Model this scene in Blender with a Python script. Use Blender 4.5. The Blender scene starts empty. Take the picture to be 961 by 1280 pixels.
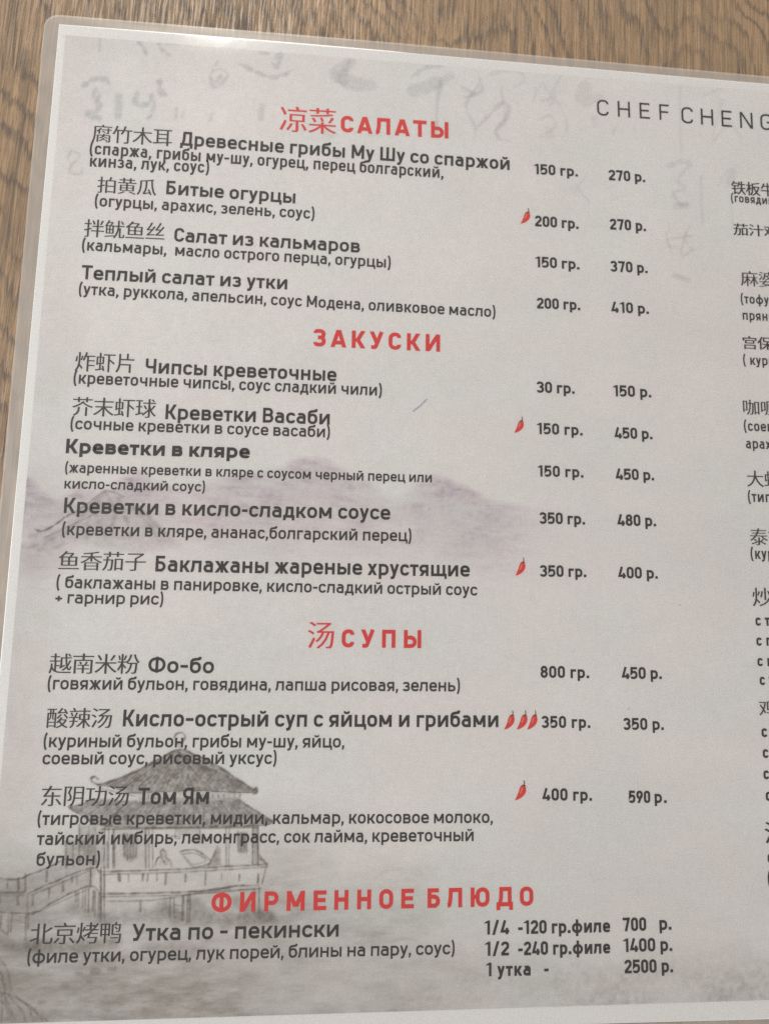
import bpy, math, random
import numpy as np
from mathutils import Matrix, Vector

CAM_POS=(0.092655,-0.180496,0.198588)
CAM_ROT=((0.996677,-0.027619,-0.076629),(0.017926,0.992069,-0.124411),(0.079457,0.122624,0.989267))
CAM_F=818.849  # focal length in pixels of a 1280 px tall frame
SC = bpy.context.scene
COL = SC.collection

# ------------------------------------------------------------------ camera
cam = bpy.data.cameras.new('camera')
cam_ob = bpy.data.objects.new('camera', cam)
COL.objects.link(cam_ob)
m = Matrix(CAM_ROT).to_4x4()
m.translation = Vector(CAM_POS)
cam_ob.matrix_world = m
cam.sensor_fit = 'VERTICAL'
cam.sensor_height = 32.0
cam.lens = CAM_F / 1280.0 * 32.0
cam.clip_start = 0.005
cam.clip_end = 20.0
cam.dof.use_dof = True
cam.dof.focus_distance = 0.192
cam.dof.aperture_fstop = 11.0
SC.camera = cam_ob

# ------------------------------------------------------------------ light: an indoor room at a restaurant table
SC.view_settings.view_transform = 'Standard'
SC.view_settings.look = 'None'
SC.view_settings.exposure = 0.07
SC.view_settings.gamma = 1.0
try:
    SC.cycles.use_denoising = False
    SC.cycles.transparent_max_bounces = 16
except Exception:
    pass
world = bpy.data.worlds.new('World')
SC.world = world
world.use_nodes = True
bg = world.node_tree.nodes['Background']
bg.inputs[0].default_value = (1.0, 0.975, 0.955, 1)
bg.inputs[1].default_value = 0.52

def area_lamp(name, loc, target, size, power, color):
    l = bpy.data.lights.new(name, 'AREA')
    l.shape = 'DISK'
    l.size = size
    l.energy = power
    l.color = color
    o = bpy.data.objects.new(name, l)
    o.location = loc
    o.rotation_euler = (Vector(target) - Vector(loc)).to_track_quat('-Z', 'Y').to_euler()
    COL.objects.link(o)
    return o

area_lamp('ceiling_lamp', (-0.22, 1.26, 1.15), (0.06, -0.02, 0), 0.12, 20.0, (1.0, 0.93, 0.83))
area_lamp('window_light', (-1.8, 0.15, 1.7), (0.1, -0.15, 0), 0.9, 54.0, (0.95, 0.975, 1.0))

# ------------------------------------------------------------------ data measured on the sheet, millimetres from its top left corner
LINES=[
('section_heading','head','САЛАТЫ',91.30,-30.67,0.0177,35.83,5.90),
('dish_name','title','Древесные грибы Му Шу со спаржой',40.45,-39.25,-0.0072,107.21,4.81),
('dish_description','desc','(спаржа, грибы му-шу, огурец, перец болгарский,',12.95,-44.36,-0.0011,112.40,4.19),
('dish_description','desc','кинза, лук, соус)',12.89,-48.60,0.0243,36.70,4.11),
('portion_weight','wt','150 гр.',155.81,-40.87,0.0141,14.95,3.76),
('price','wt','270 р.',181.39,-41.20,0.0140,12.69,3.79),
('dish_name','title','Битые огурцы',36.80,-56.29,-0.0118,40.81,4.66),
('dish_description','desc','(огурцы, арахис, зелень, соус)',15.66,-61.79,0.0028,67.86,3.94),
('portion_weight','wt','200 гр.',155.89,-59.37,-0.0021,14.78,3.82),
('price','wt','270 р.',181.36,-58.85,0.0186,12.43,3.86),
('dish_name','title','Салат из кальмаров',40.29,-71.97,-0.0028,58.25,4.59),
('dish_description','desc','(кальмары,  масло острого перца, огурцы)',12.85,-76.60,-0.0012,95.45,3.88),
('portion_weight','wt','150 гр.',155.87,-73.62,0.0029,14.80,3.76),
('price','wt','370 р.',181.25,-73.65,0.0254,12.61,3.80),
('dish_name','title','Теплый салат из утки',13.29,-86.00,0.0026,62.81,4.61),
('dish_description','desc','(утка, руккола, апельсин, соус Модена, оливковое масло)',12.94,-90.95,-0.0041,129.43,3.84),
('portion_weight','wt','200 гр.',156.25,-87.75,0.0253,14.43,3.70),
('price','wt','410 р.',181.16,-87.79,0.0205,12.64,3.73),
('section_heading','head','ЗАКУСКИ',84.71,-103.97,0.0027,40.15,5.67),
('dish_name','title','Чипсы креветочные',33.99,-114.97,-0.0013,58.15,4.61),
('dish_description','desc','(креветочные чипсы, соус сладкий чили)',13.48,-119.15,0.0008,92.77,3.82),
('portion_weight','wt','30 гр.',155.93,-115.92,0.0106,12.33,3.71),
('price','wt','150 р.',180.97,-116.05,0.0108,12.70,3.75),
('dish_name','title','Креветки Васаби',40.79,-129.12,0.0038,49.87,4.66),
('dish_description','desc','(сочные креветки в соусе васаби)',13.60,-133.26,0.0036,76.93,3.74),
('portion_weight','wt','150 гр.',155.78,-129.40,0.0024,14.85,3.65),
('price','wt','450 р.',181.13,-129.89,0.0159,12.47,3.68),
('dish_name','arial','Креветки в кляре',12.54,-140.63,0.0053,54.05,4.43),
('dish_description','small','(жаренные креветки в кляре с соусом черный перец или',13.09,-146.43,0.0039,109.45,3.21),
('dish_description','small','кисло-сладкий соус)',13.00,-151.24,0.0068,40.73,3.15),
('portion_weight','wt','150 гр.',155.89,-143.03,0.0061,14.73,3.59),
('price','wt','450 р.',181.17,-143.25,0.0215,12.50,3.63),
('dish_name','title','Креветки в кисло-сладком соусе',13.33,-158.51,0.0059,96.36,4.61),
('dish_description','desc','(креветки в кляре, ананас,болгарский перец)',13.59,-165.02,0.0059,102.58,3.74),
('portion_weight','wt','350 гр.',156.36,-157.95,0.0089,14.47,3.66),
('price','wt','480 р.',181.30,-157.92,0.0160,12.52,3.69),
('dish_name','title','Баклажаны жареные хрустящие',40.59,-175.11,0.0037,93.69,4.68),
('dish_description','desc','( баклажаны в панировке, кисло-сладкий острый соус',13.20,-180.42,-0.0001,123.45,3.68),
('dish_description','desc','+ гарнир рис)',13.09,-184.80,0.0015,30.38,3.59),
('portion_weight','wt','350 гр.',156.29,-174.33,0.0115,14.59,3.58),
('price','wt','400 р.',181.12,-174.33,0.0099,12.66,3.62),
('section_heading','head','СУПЫ',95.89,-196.37,0.0018,23.96,5.30),
('dish_name','title','Фо–бо',40.41,-204.18,-0.0036,18.67,4.56),
('dish_description','desc','(говяжий бульон, говядина, лапша рисовая, зелень)',12.99,-209.10,0.0018,118.33,3.66),
('portion_weight','wt','800 гр.',156.06,-204.71,0.0002,15.06,3.57),
('price','wt','450 р.',181.42,-204.87,0.0079,12.55,3.60),
('dish_name','title','Кисло–острый суп с яйцом и грибами',34.19,-219.21,0.0004,109.01,4.66),
('dish_description','desc','(куриный бульон, грибы му-шу, яйцо,',13.15,-224.94,-0.0012,84.31,3.67),
('dish_description','desc','соевый соус, рисовый уксус)',13.08,-229.61,-0.0001,64.87,3.63),
('portion_weight','wt','350 гр.',156.26,-219.37,0.0023,14.93,3.50),
('price','wt','350 р.',181.50,-219.89,0.0021,12.56,3.53),
('dish_name','title','Том Ям',39.99,-240.52,-0.0007,19.65,4.57),
('dish_description','desc','(тигровые креветки, мидии, кальмар, кокосовое молоко,',13.19,-245.77,-0.0041,128.12,3.60),
('dish_description','desc','тайский имбирь, лемонграсс, сок лайма, креветочный',13.40,-251.04,-0.0016,122.33,3.57),
('dish_description','desc','бульон)',13.63,-256.49,-0.0005,16.84,3.58),
('portion_weight','wt','400 гр.',156.25,-240.11,-0.0134,14.97,3.52),
('price','wt','590',182.52,-240.95,-0.0130,6.56,3.55),
('price','wt','р.',190.32,-241.00,-0.0061,3.86,3.56),
('section_heading','head','ФИРМЕННОЕ БЛЮДО',61.53,-269.35,0.0023,91.63,5.25),
('dish_name','title','Утка по – пекински',40.63,-276.30,-0.0005,56.66,4.39),
('dish_description','desc','(филе утки, огурец, лук порей, блины на пару, соус)',13.34,-281.40,-0.0024,116.76,3.53),
('portion_weight','wt','1/4',138.78,-276.65,-0.0052,7.13,3.76),
('portion_weight','wt','-120 гр.филе',148.61,-276.74,-0.0002,27.20,3.68),
('price','wt','700',179.67,-276.60,0.0019,7.01,3.72),
('price','wt','р.',190.56,-276.49,0.0093,3.77,3.73),
('portion_weight','wt','1/2',138.90,-282.30,-0.0072,6.99,3.73),
('portion_weight','wt','-240 гр.филе',148.57,-282.41,-0.0025,27.10,3.66),
('price','wt','1400 р.',179.63,-282.24,0.0001,14.73,3.70),
('portion_weight','wt','1 утка',139.24,-287.71,-0.0083,13.03,3.61),
('portion_weight','wt','-',156.13,-287.92,0.0249,1.29,3.62),
('price','wt','2500 р.',179.83,-287.96,-0.0021,14.56,3.67),
('restaurant_name','logo','CHEF',177.91,-17.68,0.0045,25.61,5.86),
('restaurant_name','logo','CHENG',207.65,-18.14,-0.0319,32.66,6.07),
('dish_description','rdesc','(говядина, лук)',224.34,-46.06,-0.0034,0.00,3.09),
('dish_description','rdesc','(тофу, фарш,',225.94,-82.18,0.0044,0.00,3.39),
('dish_description','rdesc','пряный соус)',225.92,-87.91,0.0024,0.00,3.37),
('dish_description','rdesc','( курица,',225.67,-103.40,0.0068,0.00,3.44),
('dish_description','rdesc','(соевый соус,',224.77,-125.74,0.0038,0.00,3.49),
('dish_description','rdesc','арахис)',224.82,-131.59,0.0065,0.00,3.46),
('dish_description','rdesc','(тигровые креветки)',224.89,-149.03,0.0049,0.00,3.52),
('dish_description','rdesc','(курица)',224.79,-167.32,0.0030,0.00,3.57),
('dish_option','rbold','с телятиной',224.98,-188.21,0.0048,0.00,3.48),
('dish_option','rbold','с говядиной',224.93,-194.38,0.0024,0.00,3.46),
('dish_option','rbold','с курицей',224.93,-200.63,0.0001,0.00,3.43),
('dish_option','rbold','с тофу',225.34,-206.34,-0.0020,0.00,3.41),
('dish_option','rbold','с рисом',225.07,-221.94,0.0013,0.00,3.58),
('dish_option','rbold','с лапшой',225.11,-228.10,-0.0010,0.00,3.55),
('dish_option','rbold','с грибами',224.99,-234.31,-0.0034,0.00,3.52),
('dish_option','rbold','с овощами',225.35,-240.61,-0.0059,0.00,3.61),
('dish_option','rbold','с рисом',224.92,-258.43,-0.0037,0.00,3.65),
('dish_option','rbold','(суп)',224.95,-264.54,-0.0059,0.00,3.62),
('dish_option','rbold','с яйцом',224.91,-270.38,-0.0082,0.00,3.59),
]
CJK=[
('凉菜',71.84,-32.05,0.0234,18.58,9.37,'r'),
('腐竹木耳',13.27,-40.22,0.0208,24.95,6.20,'k'),
('拍黄瓜',16.07,-57.32,0.0142,18.17,5.67,'k'),
('拌鱿鱼丝',13.13,-72.22,0.0086,24.71,6.10,'k'),
('炸虾片',13.56,-115.39,0.0081,17.95,6.30,'k'),
('芥末虾球',13.76,-129.20,0.0080,24.65,6.07,'k'),
('鱼香茄子',13.25,-175.32,0.0083,25.15,5.73,'k'),
('汤',86.09,-196.95,0.0114,8.27,8.18,'r'),
('越南米粉',13.09,-204.75,0.0035,25.21,5.85,'k'),
('酸辣汤',13.50,-219.81,0.0023,18.28,5.74,'k'),
('东阴功汤',13.55,-240.89,-0.0015,24.27,5.69,'k'),
('北京烤鸭',13.69,-276.76,-0.0020,24.40,5.63,'k'),
('铁板牛肉',224.62,-43.26,-0.0024,20.77,5.02,'b'),
('茄汁鸡肉',224.56,-58.08,0.0027,21.79,4.35,'b'),
('麻婆豆腐',226.34,-76.10,0.0066,24.58,5.55,'k'),
('宫保鸡丁',225.56,-98.05,0.0038,21.64,4.58,'b'),
('咖喱鸡',224.50,-120.40,0.0008,18.46,5.27,'k'),
('大虾',224.74,-144.22,0.0019,11.80,5.52,'k'),
('泰式',224.81,-163.06,0.0046,12.22,5.65,'k'),
('炒饭',224.62,-182.25,0.0070,12.83,6.02,'k'),
('鸡蛋',224.94,-215.98,0.0036,11.45,5.30,'k'),
('汤',224.65,-252.96,-0.0105,7.62,6.44,'b'),
]
CHILI=[
(151.04,-58.84,5.65,3.37),
(148.42,-129.41,5.45,3.23),
(148.50,-174.24,5.66,3.26),
(144.78,-219.97,5.68,3.28),
(148.55,-219.96,5.69,3.42),
(151.72,-219.96,5.70,3.30),
(147.92,-240.06,5.66,3.49),
]
PEN=(116.14,-123.70,120.65,-119.38)
PAPER_EDGE_L=[(0.0,0.0),(-0.2,-41.5),(-0.3,-104.7),(-0.7,-172.6),(-0.6,-206.6)]
PAPER_EDGE_T=[(0.0,0.0),(41.9,0.3),(105.1,0.3),(126.8,-0.1),(182.6,-0.3),(240.8,-1.0)]
PAPER_EDGE_B=[(7.3,-297.2),(165.5,-301.3),(201.2,-301.4),(223.4,-301.0)]
FILM_L=[(-4.3,-11.2),(-3.9,-19.7),(-4.8,-41.9),(-4.8,-74.0),(-4.8,-104.9),(-4.6,-139.5),(-4.6,-161.0)]
FILM_T=[(-0.3,3.4),(6.0,3.7),(36.5,3.4),(115.9,4.3),(126.8,3.3),(240.9,2.0)]
PAINT_L=[(2.3,-3.5),(2.1,-27.5),(2.8,-230.7)]
PAINT_T=[(2.3,-3.5),(36.9,-3.8),(105.2,-3.5),(240.5,-4.8)]
PAINT_B=[(7.2,-296.0),(57.7,-296.9),(137.7,-296.3),(223.6,-296.7)]
FR=[(-19.3,7.4),(242.7,33.0),(7.3,-296.6),(223.3,-303.0),(232.0,-152.1)]
STROKES=[
(0.51,0.35,0.19,[50.4,-225.6,47.2,-227.1,42.0,-231.5,36.7,-235.5]),
(0.38,0.30,0.19,[50.5,-225.8,47.3,-228.3,42.6,-232.8,39.1,-236.9]),
(0.64,0.45,0.19,[28.7,-235.1,31.9,-234.3,37.6,-232.2,46.0,-227.6,50.5,-225.6,54.6,-226.8,60.9,-229.8,67.8,-234.1,72.9,-237.1]),
(0.64,0.50,0.19,[28.7,-235.1,27.2,-234.4,26.7,-233.3,27.7,-233.0,28.6,-233.6]),
(0.76,0.50,0.19,[71.8,-237.1,72.6,-236.3,72.9,-237.3,72.1,-237.7]),
(0.41,0.40,0.19,[50.9,-225.6,50.1,-224.0,49.0,-222.5,49.6,-221.2,51.3,-221.0,52.0,-222.2,51.4,-223.5,50.9,-224.2]),
(0.38,0.45,0.19,[28.7,-235.1,33.3,-235.9,38.7,-237.3,54.5,-236.8,68.0,-237.4,72.9,-237.3]),
(0.31,0.35,0.19,[40.5,-239.0,68.1,-239.0]),
(0.31,0.35,0.19,[28.7,-236.0,39.2,-238.2]),
(0.56,0.45,0.19,[21.6,-241.3,29.4,-245.7,40.1,-246.6,60.0,-246.6,75.1,-246.3,77.5,-245.3]),
(0.41,0.40,0.19,[68.1,-239.4,72.4,-242.2,77.5,-245.1]),
(0.46,0.40,0.19,[21.6,-241.2,29.0,-239.0]),
(0.38,0.40,0.19,[21.6,-241.3,21.1,-240.9,22.0,-240.5]),
(0.89,0.35,0.19,[75.9,-244.8,77.8,-245.5]),
(0.36,0.35,0.19,[31.1,-245.7,37.2,-239.7]),
(0.38,0.30,0.19,[39.3,-239.5,30.3,-246.0]),
(0.36,0.40,0.19,[30.7,-247.0,73.5,-246.9]),
(0.23,0.25,0.12,[50.6,-226.2,39.3,-236.4]),
(0.23,0.25,0.12,[50.6,-226.3,41.0,-236.4]),
(0.23,0.25,0.12,[50.6,-226.3,42.4,-236.6]),
(0.23,0.25,0.12,[50.6,-226.3,44.5,-236.9]),
(0.23,0.25,0.12,[50.6,-226.4,46.0,-236.5]),
(0.23,0.25,0.12,[50.7,-226.4,47.4,-236.5]),
(0.23,0.25,0.12,[50.7,-226.5,48.8,-236.4]),
(0.23,0.25,0.12,[50.7,-226.5,50.4,-237.0]),
(0.23,0.25,0.12,[50.7,-226.5,52.4,-236.9]),
(0.23,0.25,0.12,[50.8,-226.6,54.0,-236.5]),
(0.23,0.25,0.12,[50.8,-226.6,55.2,-236.8]),
(0.23,0.25,0.12,[50.8,-226.7,57.1,-237.0]),
(0.23,0.25,0.12,[50.8,-226.7,58.8,-236.4]),
(0.23,0.25,0.12,[50.8,-226.7,60.2,-236.9]),
(0.23,0.25,0.12,[50.9,-226.8,61.8,-236.5]),
(0.23,0.25,0.12,[50.9,-226.8,63.3,-236.5]),
(0.23,0.25,0.12,[50.9,-226.9,65.3,-237.0]),
(0.23,0.25,0.12,[50.9,-226.9,66.6,-236.6]),
(0.23,0.25,0.12,[51.0,-226.9,68.5,-236.8]),
(0.23,0.25,0.12,[51.0,-227.0,70.1,-237.0]),
(0.23,0.25,0.12,[51.0,-227.0,71.4,-236.7]),
(0.23,0.25,0.12,[51.0,-227.1,73.1,-236.8]),
(0.25,0.25,0.12,[47.3,-227.3,37.8,-236.6]),
(0.25,0.25,0.12,[45.7,-228.0,36.8,-236.5]),
(0.25,0.25,0.12,[44.1,-228.7,35.7,-236.3]),
(0.25,0.25,0.12,[42.5,-229.4,34.6,-236.2]),
(0.25,0.25,0.12,[41.0,-230.1,33.6,-236.0]),
(0.25,0.25,0.12,[39.4,-230.8,32.5,-235.9]),
(0.25,0.25,0.12,[37.9,-231.5,31.4,-235.7]),
(0.25,0.25,0.12,[36.3,-232.2,30.4,-235.6]),
(0.23,0.22,0.12,[39.7,-239.7,32.4,-245.7]),
(0.23,0.22,0.12,[40.8,-239.7,34.2,-245.8]),
(0.23,0.22,0.12,[41.9,-239.7,36.3,-245.8]),
(0.23,0.22,0.12,[43.0,-239.7,37.3,-245.8]),
(0.23,0.22,0.12,[44.1,-239.7,39.0,-245.8]),
(0.23,0.22,0.12,[45.2,-239.7,41.2,-245.8]),
(0.23,0.22,0.12,[46.2,-239.7,42.6,-245.8]),
(0.23,0.22,0.12,[47.3,-239.7,44.5,-245.8]),
(0.23,0.22,0.12,[48.4,-239.7,46.1,-245.9]),
(0.23,0.22,0.12,[49.5,-239.7,47.7,-245.9]),
(0.23,0.22,0.12,[50.6,-239.8,49.9,-245.9]),
(0.23,0.22,0.12,[51.7,-239.8,50.9,-245.9]),
(0.23,0.22,0.12,[52.8,-239.8,52.8,-245.9]),
(0.23,0.22,0.12,[53.9,-239.8,54.3,-245.9]),
(0.23,0.22,0.12,[55.0,-239.8,56.4,-245.9]),
(0.23,0.22,0.12,[56.2,-239.8,57.8,-246.0]),
(0.23,0.22,0.12,[57.3,-239.8,59.6,-246.0]),
(0.23,0.22,0.12,[58.4,-239.8,61.6,-246.0]),
(0.23,0.22,0.12,[59.5,-239.8,62.9,-246.0]),
(0.23,0.22,0.12,[60.6,-239.8,64.9,-246.0]),
(0.23,0.22,0.12,[61.7,-239.8,66.9,-246.0]),
(0.23,0.22,0.12,[62.8,-239.8,67.9,-246.0]),
(0.23,0.22,0.12,[63.9,-239.8,69.6,-246.1]),
(0.23,0.22,0.12,[65.0,-239.8,71.4,-246.1]),
(0.23,0.22,0.12,[66.1,-239.8,73.6,-246.1]),
(0.23,0.22,0.12,[67.2,-239.8,75.2,-246.1]),
(0.23,0.25,0.12,[29.0,-239.1,24.3,-242.0]),
(0.23,0.25,0.12,[30.3,-239.2,25.5,-242.5]),
(0.23,0.25,0.12,[31.7,-239.3,26.8,-243.1]),
(0.23,0.25,0.12,[33.0,-239.4,28.1,-243.6]),
(0.23,0.25,0.12,[34.3,-239.5,29.3,-244.2]),
(0.23,0.25,0.12,[35.7,-239.6,30.6,-244.7]),
(0.23,0.25,0.12,[37.0,-239.7,31.8,-245.3]),
(0.36,0.30,0.12,[54.5,-237.8,54.6,-238.6]),
(0.36,0.30,0.12,[56.0,-237.8,56.1,-238.6]),
(0.36,0.30,0.12,[57.6,-237.8,57.6,-238.7]),
(0.36,0.30,0.12,[59.1,-237.8,59.1,-238.7]),
(0.36,0.30,0.12,[60.6,-237.9,60.6,-238.7]),
(0.36,0.30,0.12,[62.1,-237.9,62.1,-238.7]),
(0.36,0.30,0.12,[63.6,-237.9,63.7,-238.7]),
(0.36,0.30,0.12,[65.1,-237.9,65.2,-238.7]),
(0.36,0.30,0.12,[66.7,-237.9,66.7,-238.7]),
(0.36,0.30,0.12,[68.2,-237.9,68.2,-238.7]),
(0.36,0.30,0.12,[41.2,-237.8,41.3,-238.7]),
(0.36,0.30,0.12,[42.7,-237.8,42.8,-238.7]),
(0.36,0.30,0.12,[44.2,-237.8,44.3,-238.7]),
(0.36,0.30,0.12,[45.7,-237.8,45.8,-238.7]),
(0.36,0.30,0.12,[47.2,-237.8,47.3,-238.8]),
(0.51,0.40,0.19,[31.3,-246.5,31.9,-257.3]),
(0.38,0.35,0.19,[32.4,-246.9,33.1,-257.3]),
(0.89,0.28,0.19,[33.8,-247.0,34.3,-256.4]),
(0.38,0.30,0.19,[24.4,-245.6,25.1,-255.5]),
(0.31,0.30,0.19,[27.0,-246.0,27.5,-255.5]),
(0.31,0.25,0.19,[28.6,-246.2,29.4,-255.6]),
(0.38,0.35,0.19,[42.4,-247.0,43.2,-257.3]),
(0.51,0.28,0.19,[43.4,-247.0,44.1,-257.3]),
(0.31,0.30,0.19,[44.4,-247.1,45.1,-257.2]),
(0.46,0.45,0.19,[64.6,-247.0,65.2,-257.1]),
(0.38,0.40,0.19,[65.6,-247.0,65.9,-257.1]),
(0.51,0.38,0.19,[72.3,-246.6,72.6,-256.9]),
(0.51,0.42,0.19,[73.5,-246.6,74.0,-256.9]),
(0.76,0.22,0.19,[72.9,-246.6,73.4,-256.9]),
(0.41,0.30,0.19,[36.8,-248.3,37.2,-254.4]),
(0.41,0.30,0.19,[37.6,-248.4,38.1,-255.3]),
(0.41,0.30,0.19,[38.4,-248.4,38.8,-254.8]),
(0.41,0.30,0.19,[39.3,-248.4,39.7,-255.1]),
(0.41,0.30,0.19,[40.1,-248.4,40.4,-254.3]),
(0.41,0.30,0.19,[68.1,-248.2,68.4,-253.3]),
(0.41,0.30,0.19,[69.0,-248.2,69.2,-253.3]),
(0.41,0.30,0.19,[69.8,-248.2,70.0,-253.3]),
(0.41,0.30,0.19,[70.5,-248.2,70.7,-253.3]),
(0.33,0.35,0.19,[50.7,-247.2,50.9,-249.6,52.2,-249.6]),
(0.33,0.35,0.19,[57.4,-247.2,57.6,-251.0]),
(0.31,0.30,0.19,[48.5,-248.9,51.8,-249.1]),
(0.31,0.30,0.19,[55.2,-250.3,57.2,-250.6]),
(0.36,0.42,0.19,[47.5,-252.6,46.9,-253.1,47.2,-254.2,46.1,-255.1,45.7,-257.0]),
(0.36,0.40,0.19,[47.5,-252.6,48.4,-253.4,48.5,-254.7,49.9,-255.8,50.2,-257.2]),
(0.38,0.40,0.19,[47.2,-254.6,47.9,-255.6,48.6,-256.6]),
(0.36,0.45,0.19,[52.4,-253.3,53.0,-253.0,56.7,-252.9,60.4,-255.3,60.7,-256.3,58.2,-257.2,55.6,-257.0,52.4,-253.3]),
(0.31,0.35,0.19,[53.1,-253.8,56.4,-253.7,59.6,-255.5,57.2,-256.5,55.5,-256.4,53.1,-253.8]),
(0.31,0.35,0.19,[60.5,-256.3,60.2,-257.4]),
(0.36,0.35,0.19,[62.6,-251.8,61.9,-253.6,60.5,-256.7]),
(0.41,0.48,0.19,[31.5,-258.2,49.0,-257.9,60.6,-257.5,76.4,-256.8]),
(0.33,0.35,0.19,[31.6,-259.0,49.1,-258.7,60.6,-258.3,76.3,-257.6]),
(0.46,0.50,0.19,[31.5,-264.0,46.1,-264.0,60.9,-263.6,67.4,-262.6,74.6,-262.4]),
(0.31,0.35,0.19,[32.0,-264.7,49.4,-264.7,62.5,-264.1,75.0,-263.3]),
(0.56,0.35,0.19,[56.8,-264.0,65.8,-262.9,68.3,-262.4]),
(0.38,0.45,0.19,[76.6,-256.8,75.4,-262.1]),
(0.36,0.40,0.19,[73.9,-254.1,76.6,-256.8]),
(0.31,0.35,0.19,[74.5,-255.5,76.6,-257.4,74.1,-257.2]),
(0.46,0.38,0.19,[35.9,-259.0,35.9,-260.5]),
(0.46,0.38,0.19,[38.6,-259.0,38.7,-260.9]),
(0.46,0.38,0.19,[42.5,-259.0,42.6,-260.6]),
(0.46,0.38,0.19,[43.8,-259.1,43.8,-260.9]),
(0.46,0.38,0.19,[48.8,-259.1,48.8,-261.7]),
(0.46,0.38,0.19,[54.2,-259.2,54.2,-261.0]),
(0.46,0.38,0.19,[59.7,-259.3,59.6,-260.6]),
(0.46,0.38,0.19,[64.1,-259.3,64.1,-260.7]),
(0.46,0.38,0.19,[69.0,-259.4,69.0,-261.0]),
(0.46,0.38,0.19,[74.2,-259.5,74.2,-261.8]),
(0.46,0.38,0.19,[36.3,-259.0,36.4,-260.7]),
(0.46,0.38,0.19,[46.3,-259.1,46.3,-260.8]),
(0.36,0.42,0.19,[59.6,-258.2,59.6,-262.1]),
(0.41,0.30,0.19,[31.1,-257.9,32.1,-270.4]),
(0.41,0.40,0.19,[32.1,-258.0,32.4,-265.8]),
(0.41,0.30,0.19,[32.5,-265.9,43.0,-266.0,49.5,-265.4,60.9,-264.0,75.1,-263.2]),
(0.64,0.35,0.19,[50.3,-265.1,50.4,-270.4]),
(0.38,0.35,0.19,[51.3,-265.3,51.7,-270.4]),
(0.64,0.35,0.19,[53.7,-265.0,54.0,-271.2]),
(0.38,0.35,0.19,[55.0,-264.7,55.3,-271.8]),
(0.46,0.35,0.19,[55.7,-264.8,55.9,-271.5]),
(0.38,0.35,0.19,[73.3,-263.3,73.4,-269.6]),
(0.56,0.35,0.19,[74.6,-263.0,74.8,-269.6]),
(0.51,0.35,0.19,[42.2,-265.9,42.4,-268.7]),
(0.38,0.30,0.19,[51.5,-267.2,53.8,-267.6]),
(0.31,0.25,0.19,[51.6,-269.2,53.8,-269.3]),
(0.56,0.40,0.19,[2.3,-259.6,9.3,-259.8,12.7,-258.4,16.4,-257.2,21.3,-254.7]),
(0.46,0.45,0.19,[2.6,-263.2,10.9,-263.3]),
(0.46,0.42,0.19,[12.1,-263.6,17.4,-261.2,28.2,-257.2,31.1,-258.8]),
(0.31,0.30,0.19,[13.2,-264.0,28.3,-257.8]),
(0.46,0.42,0.19,[3.0,-268.1,13.6,-268.6,19.1,-265.8,28.1,-261.9,31.4,-264.0]),
(0.31,0.28,0.19,[13.6,-269.0,28.2,-262.6]),
(0.66,0.32,0.19,[6.4,-260.1,6.6,-262.3]),
(0.66,0.32,0.19,[9.2,-259.7,9.5,-262.4]),
(0.66,0.32,0.19,[11.0,-258.5,11.4,-263.0]),
(0.66,0.32,0.19,[16.6,-257.7,16.8,-260.5]),
(0.66,0.32,0.19,[17.5,-262.4,17.7,-265.0]),
(0.66,0.32,0.19,[21.1,-260.8,21.3,-263.0]),
(0.66,0.32,0.19,[13.5,-264.3,13.6,-266.5]),
(0.66,0.32,0.19,[9.4,-264.5,9.5,-266.4]),
(0.66,0.32,0.19,[4.7,-264.4,4.8,-266.1]),
(0.66,0.32,0.19,[12.0,-264.1,12.4,-269.2]),
(0.66,0.32,0.19,[24.8,-259.3,25.0,-261.3]),
(0.66,0.32,0.19,[23.5,-259.5,23.6,-260.8]),
(0.51,0.42,0.19,[28.3,-257.1,28.6,-262.2]),
(0.51,0.42,0.19,[31.0,-257.1,31.9,-270.5]),
(0.51,0.42,0.19,[32.0,-257.1,32.8,-270.5]),
(0.51,0.35,0.19,[24.9,-263.2,25.0,-266.0]),
(0.51,0.35,0.19,[25.5,-263.2,25.6,-267.1]),
(0.51,0.35,0.19,[26.6,-262.6,26.8,-267.4]),
(0.51,0.35,0.19,[27.3,-262.6,27.6,-268.2]),
(0.51,0.35,0.19,[28.1,-262.0,28.5,-268.7]),
(0.51,0.35,0.19,[29.4,-263.1,29.6,-268.3]),
(0.51,0.35,0.19,[30.0,-263.5,30.3,-269.6]),
(0.51,0.35,0.19,[30.9,-264.0,31.2,-270.0]),
(0.51,0.35,0.19,[31.4,-264.0,31.7,-270.0]),
(0.51,0.36,0.19,[5.5,-269.1,5.6,-272.1]),
(0.51,0.36,0.19,[7.5,-268.8,7.7,-273.8]),
(0.51,0.36,0.19,[8.2,-268.8,8.4,-273.4]),
(0.51,0.36,0.19,[12.1,-268.7,12.4,-275.2]),
(0.51,0.36,0.19,[12.7,-268.7,12.9,-272.6]),
(0.51,0.36,0.19,[4.0,-269.1,4.2,-273.3]),
(0.36,0.30,0.19,[8.7,-270.0,12.1,-271.4]),
(0.36,0.30,0.19,[8.6,-269.2,11.9,-269.7]),
(0.33,0.30,0.19,[5.1,-272.1,7.9,-274.2]),
(0.76,0.25,0.19,[21.1,-250.3,21.6,-256.9]),
(0.76,0.25,0.19,[23.0,-250.3,23.5,-256.9]),
(0.76,0.25,0.19,[32.3,-250.4,32.7,-257.0]),
(0.76,0.25,0.19,[34.1,-250.5,34.5,-257.1]),
(0.41,0.26,0.19,[5.8,-279.7,7.7,-281.8,8.8,-284.3,9.8,-288.1]),
(0.41,0.26,0.19,[5.1,-281.7,7.1,-284.3,8.0,-288.5,9.8,-295.7]),
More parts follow.
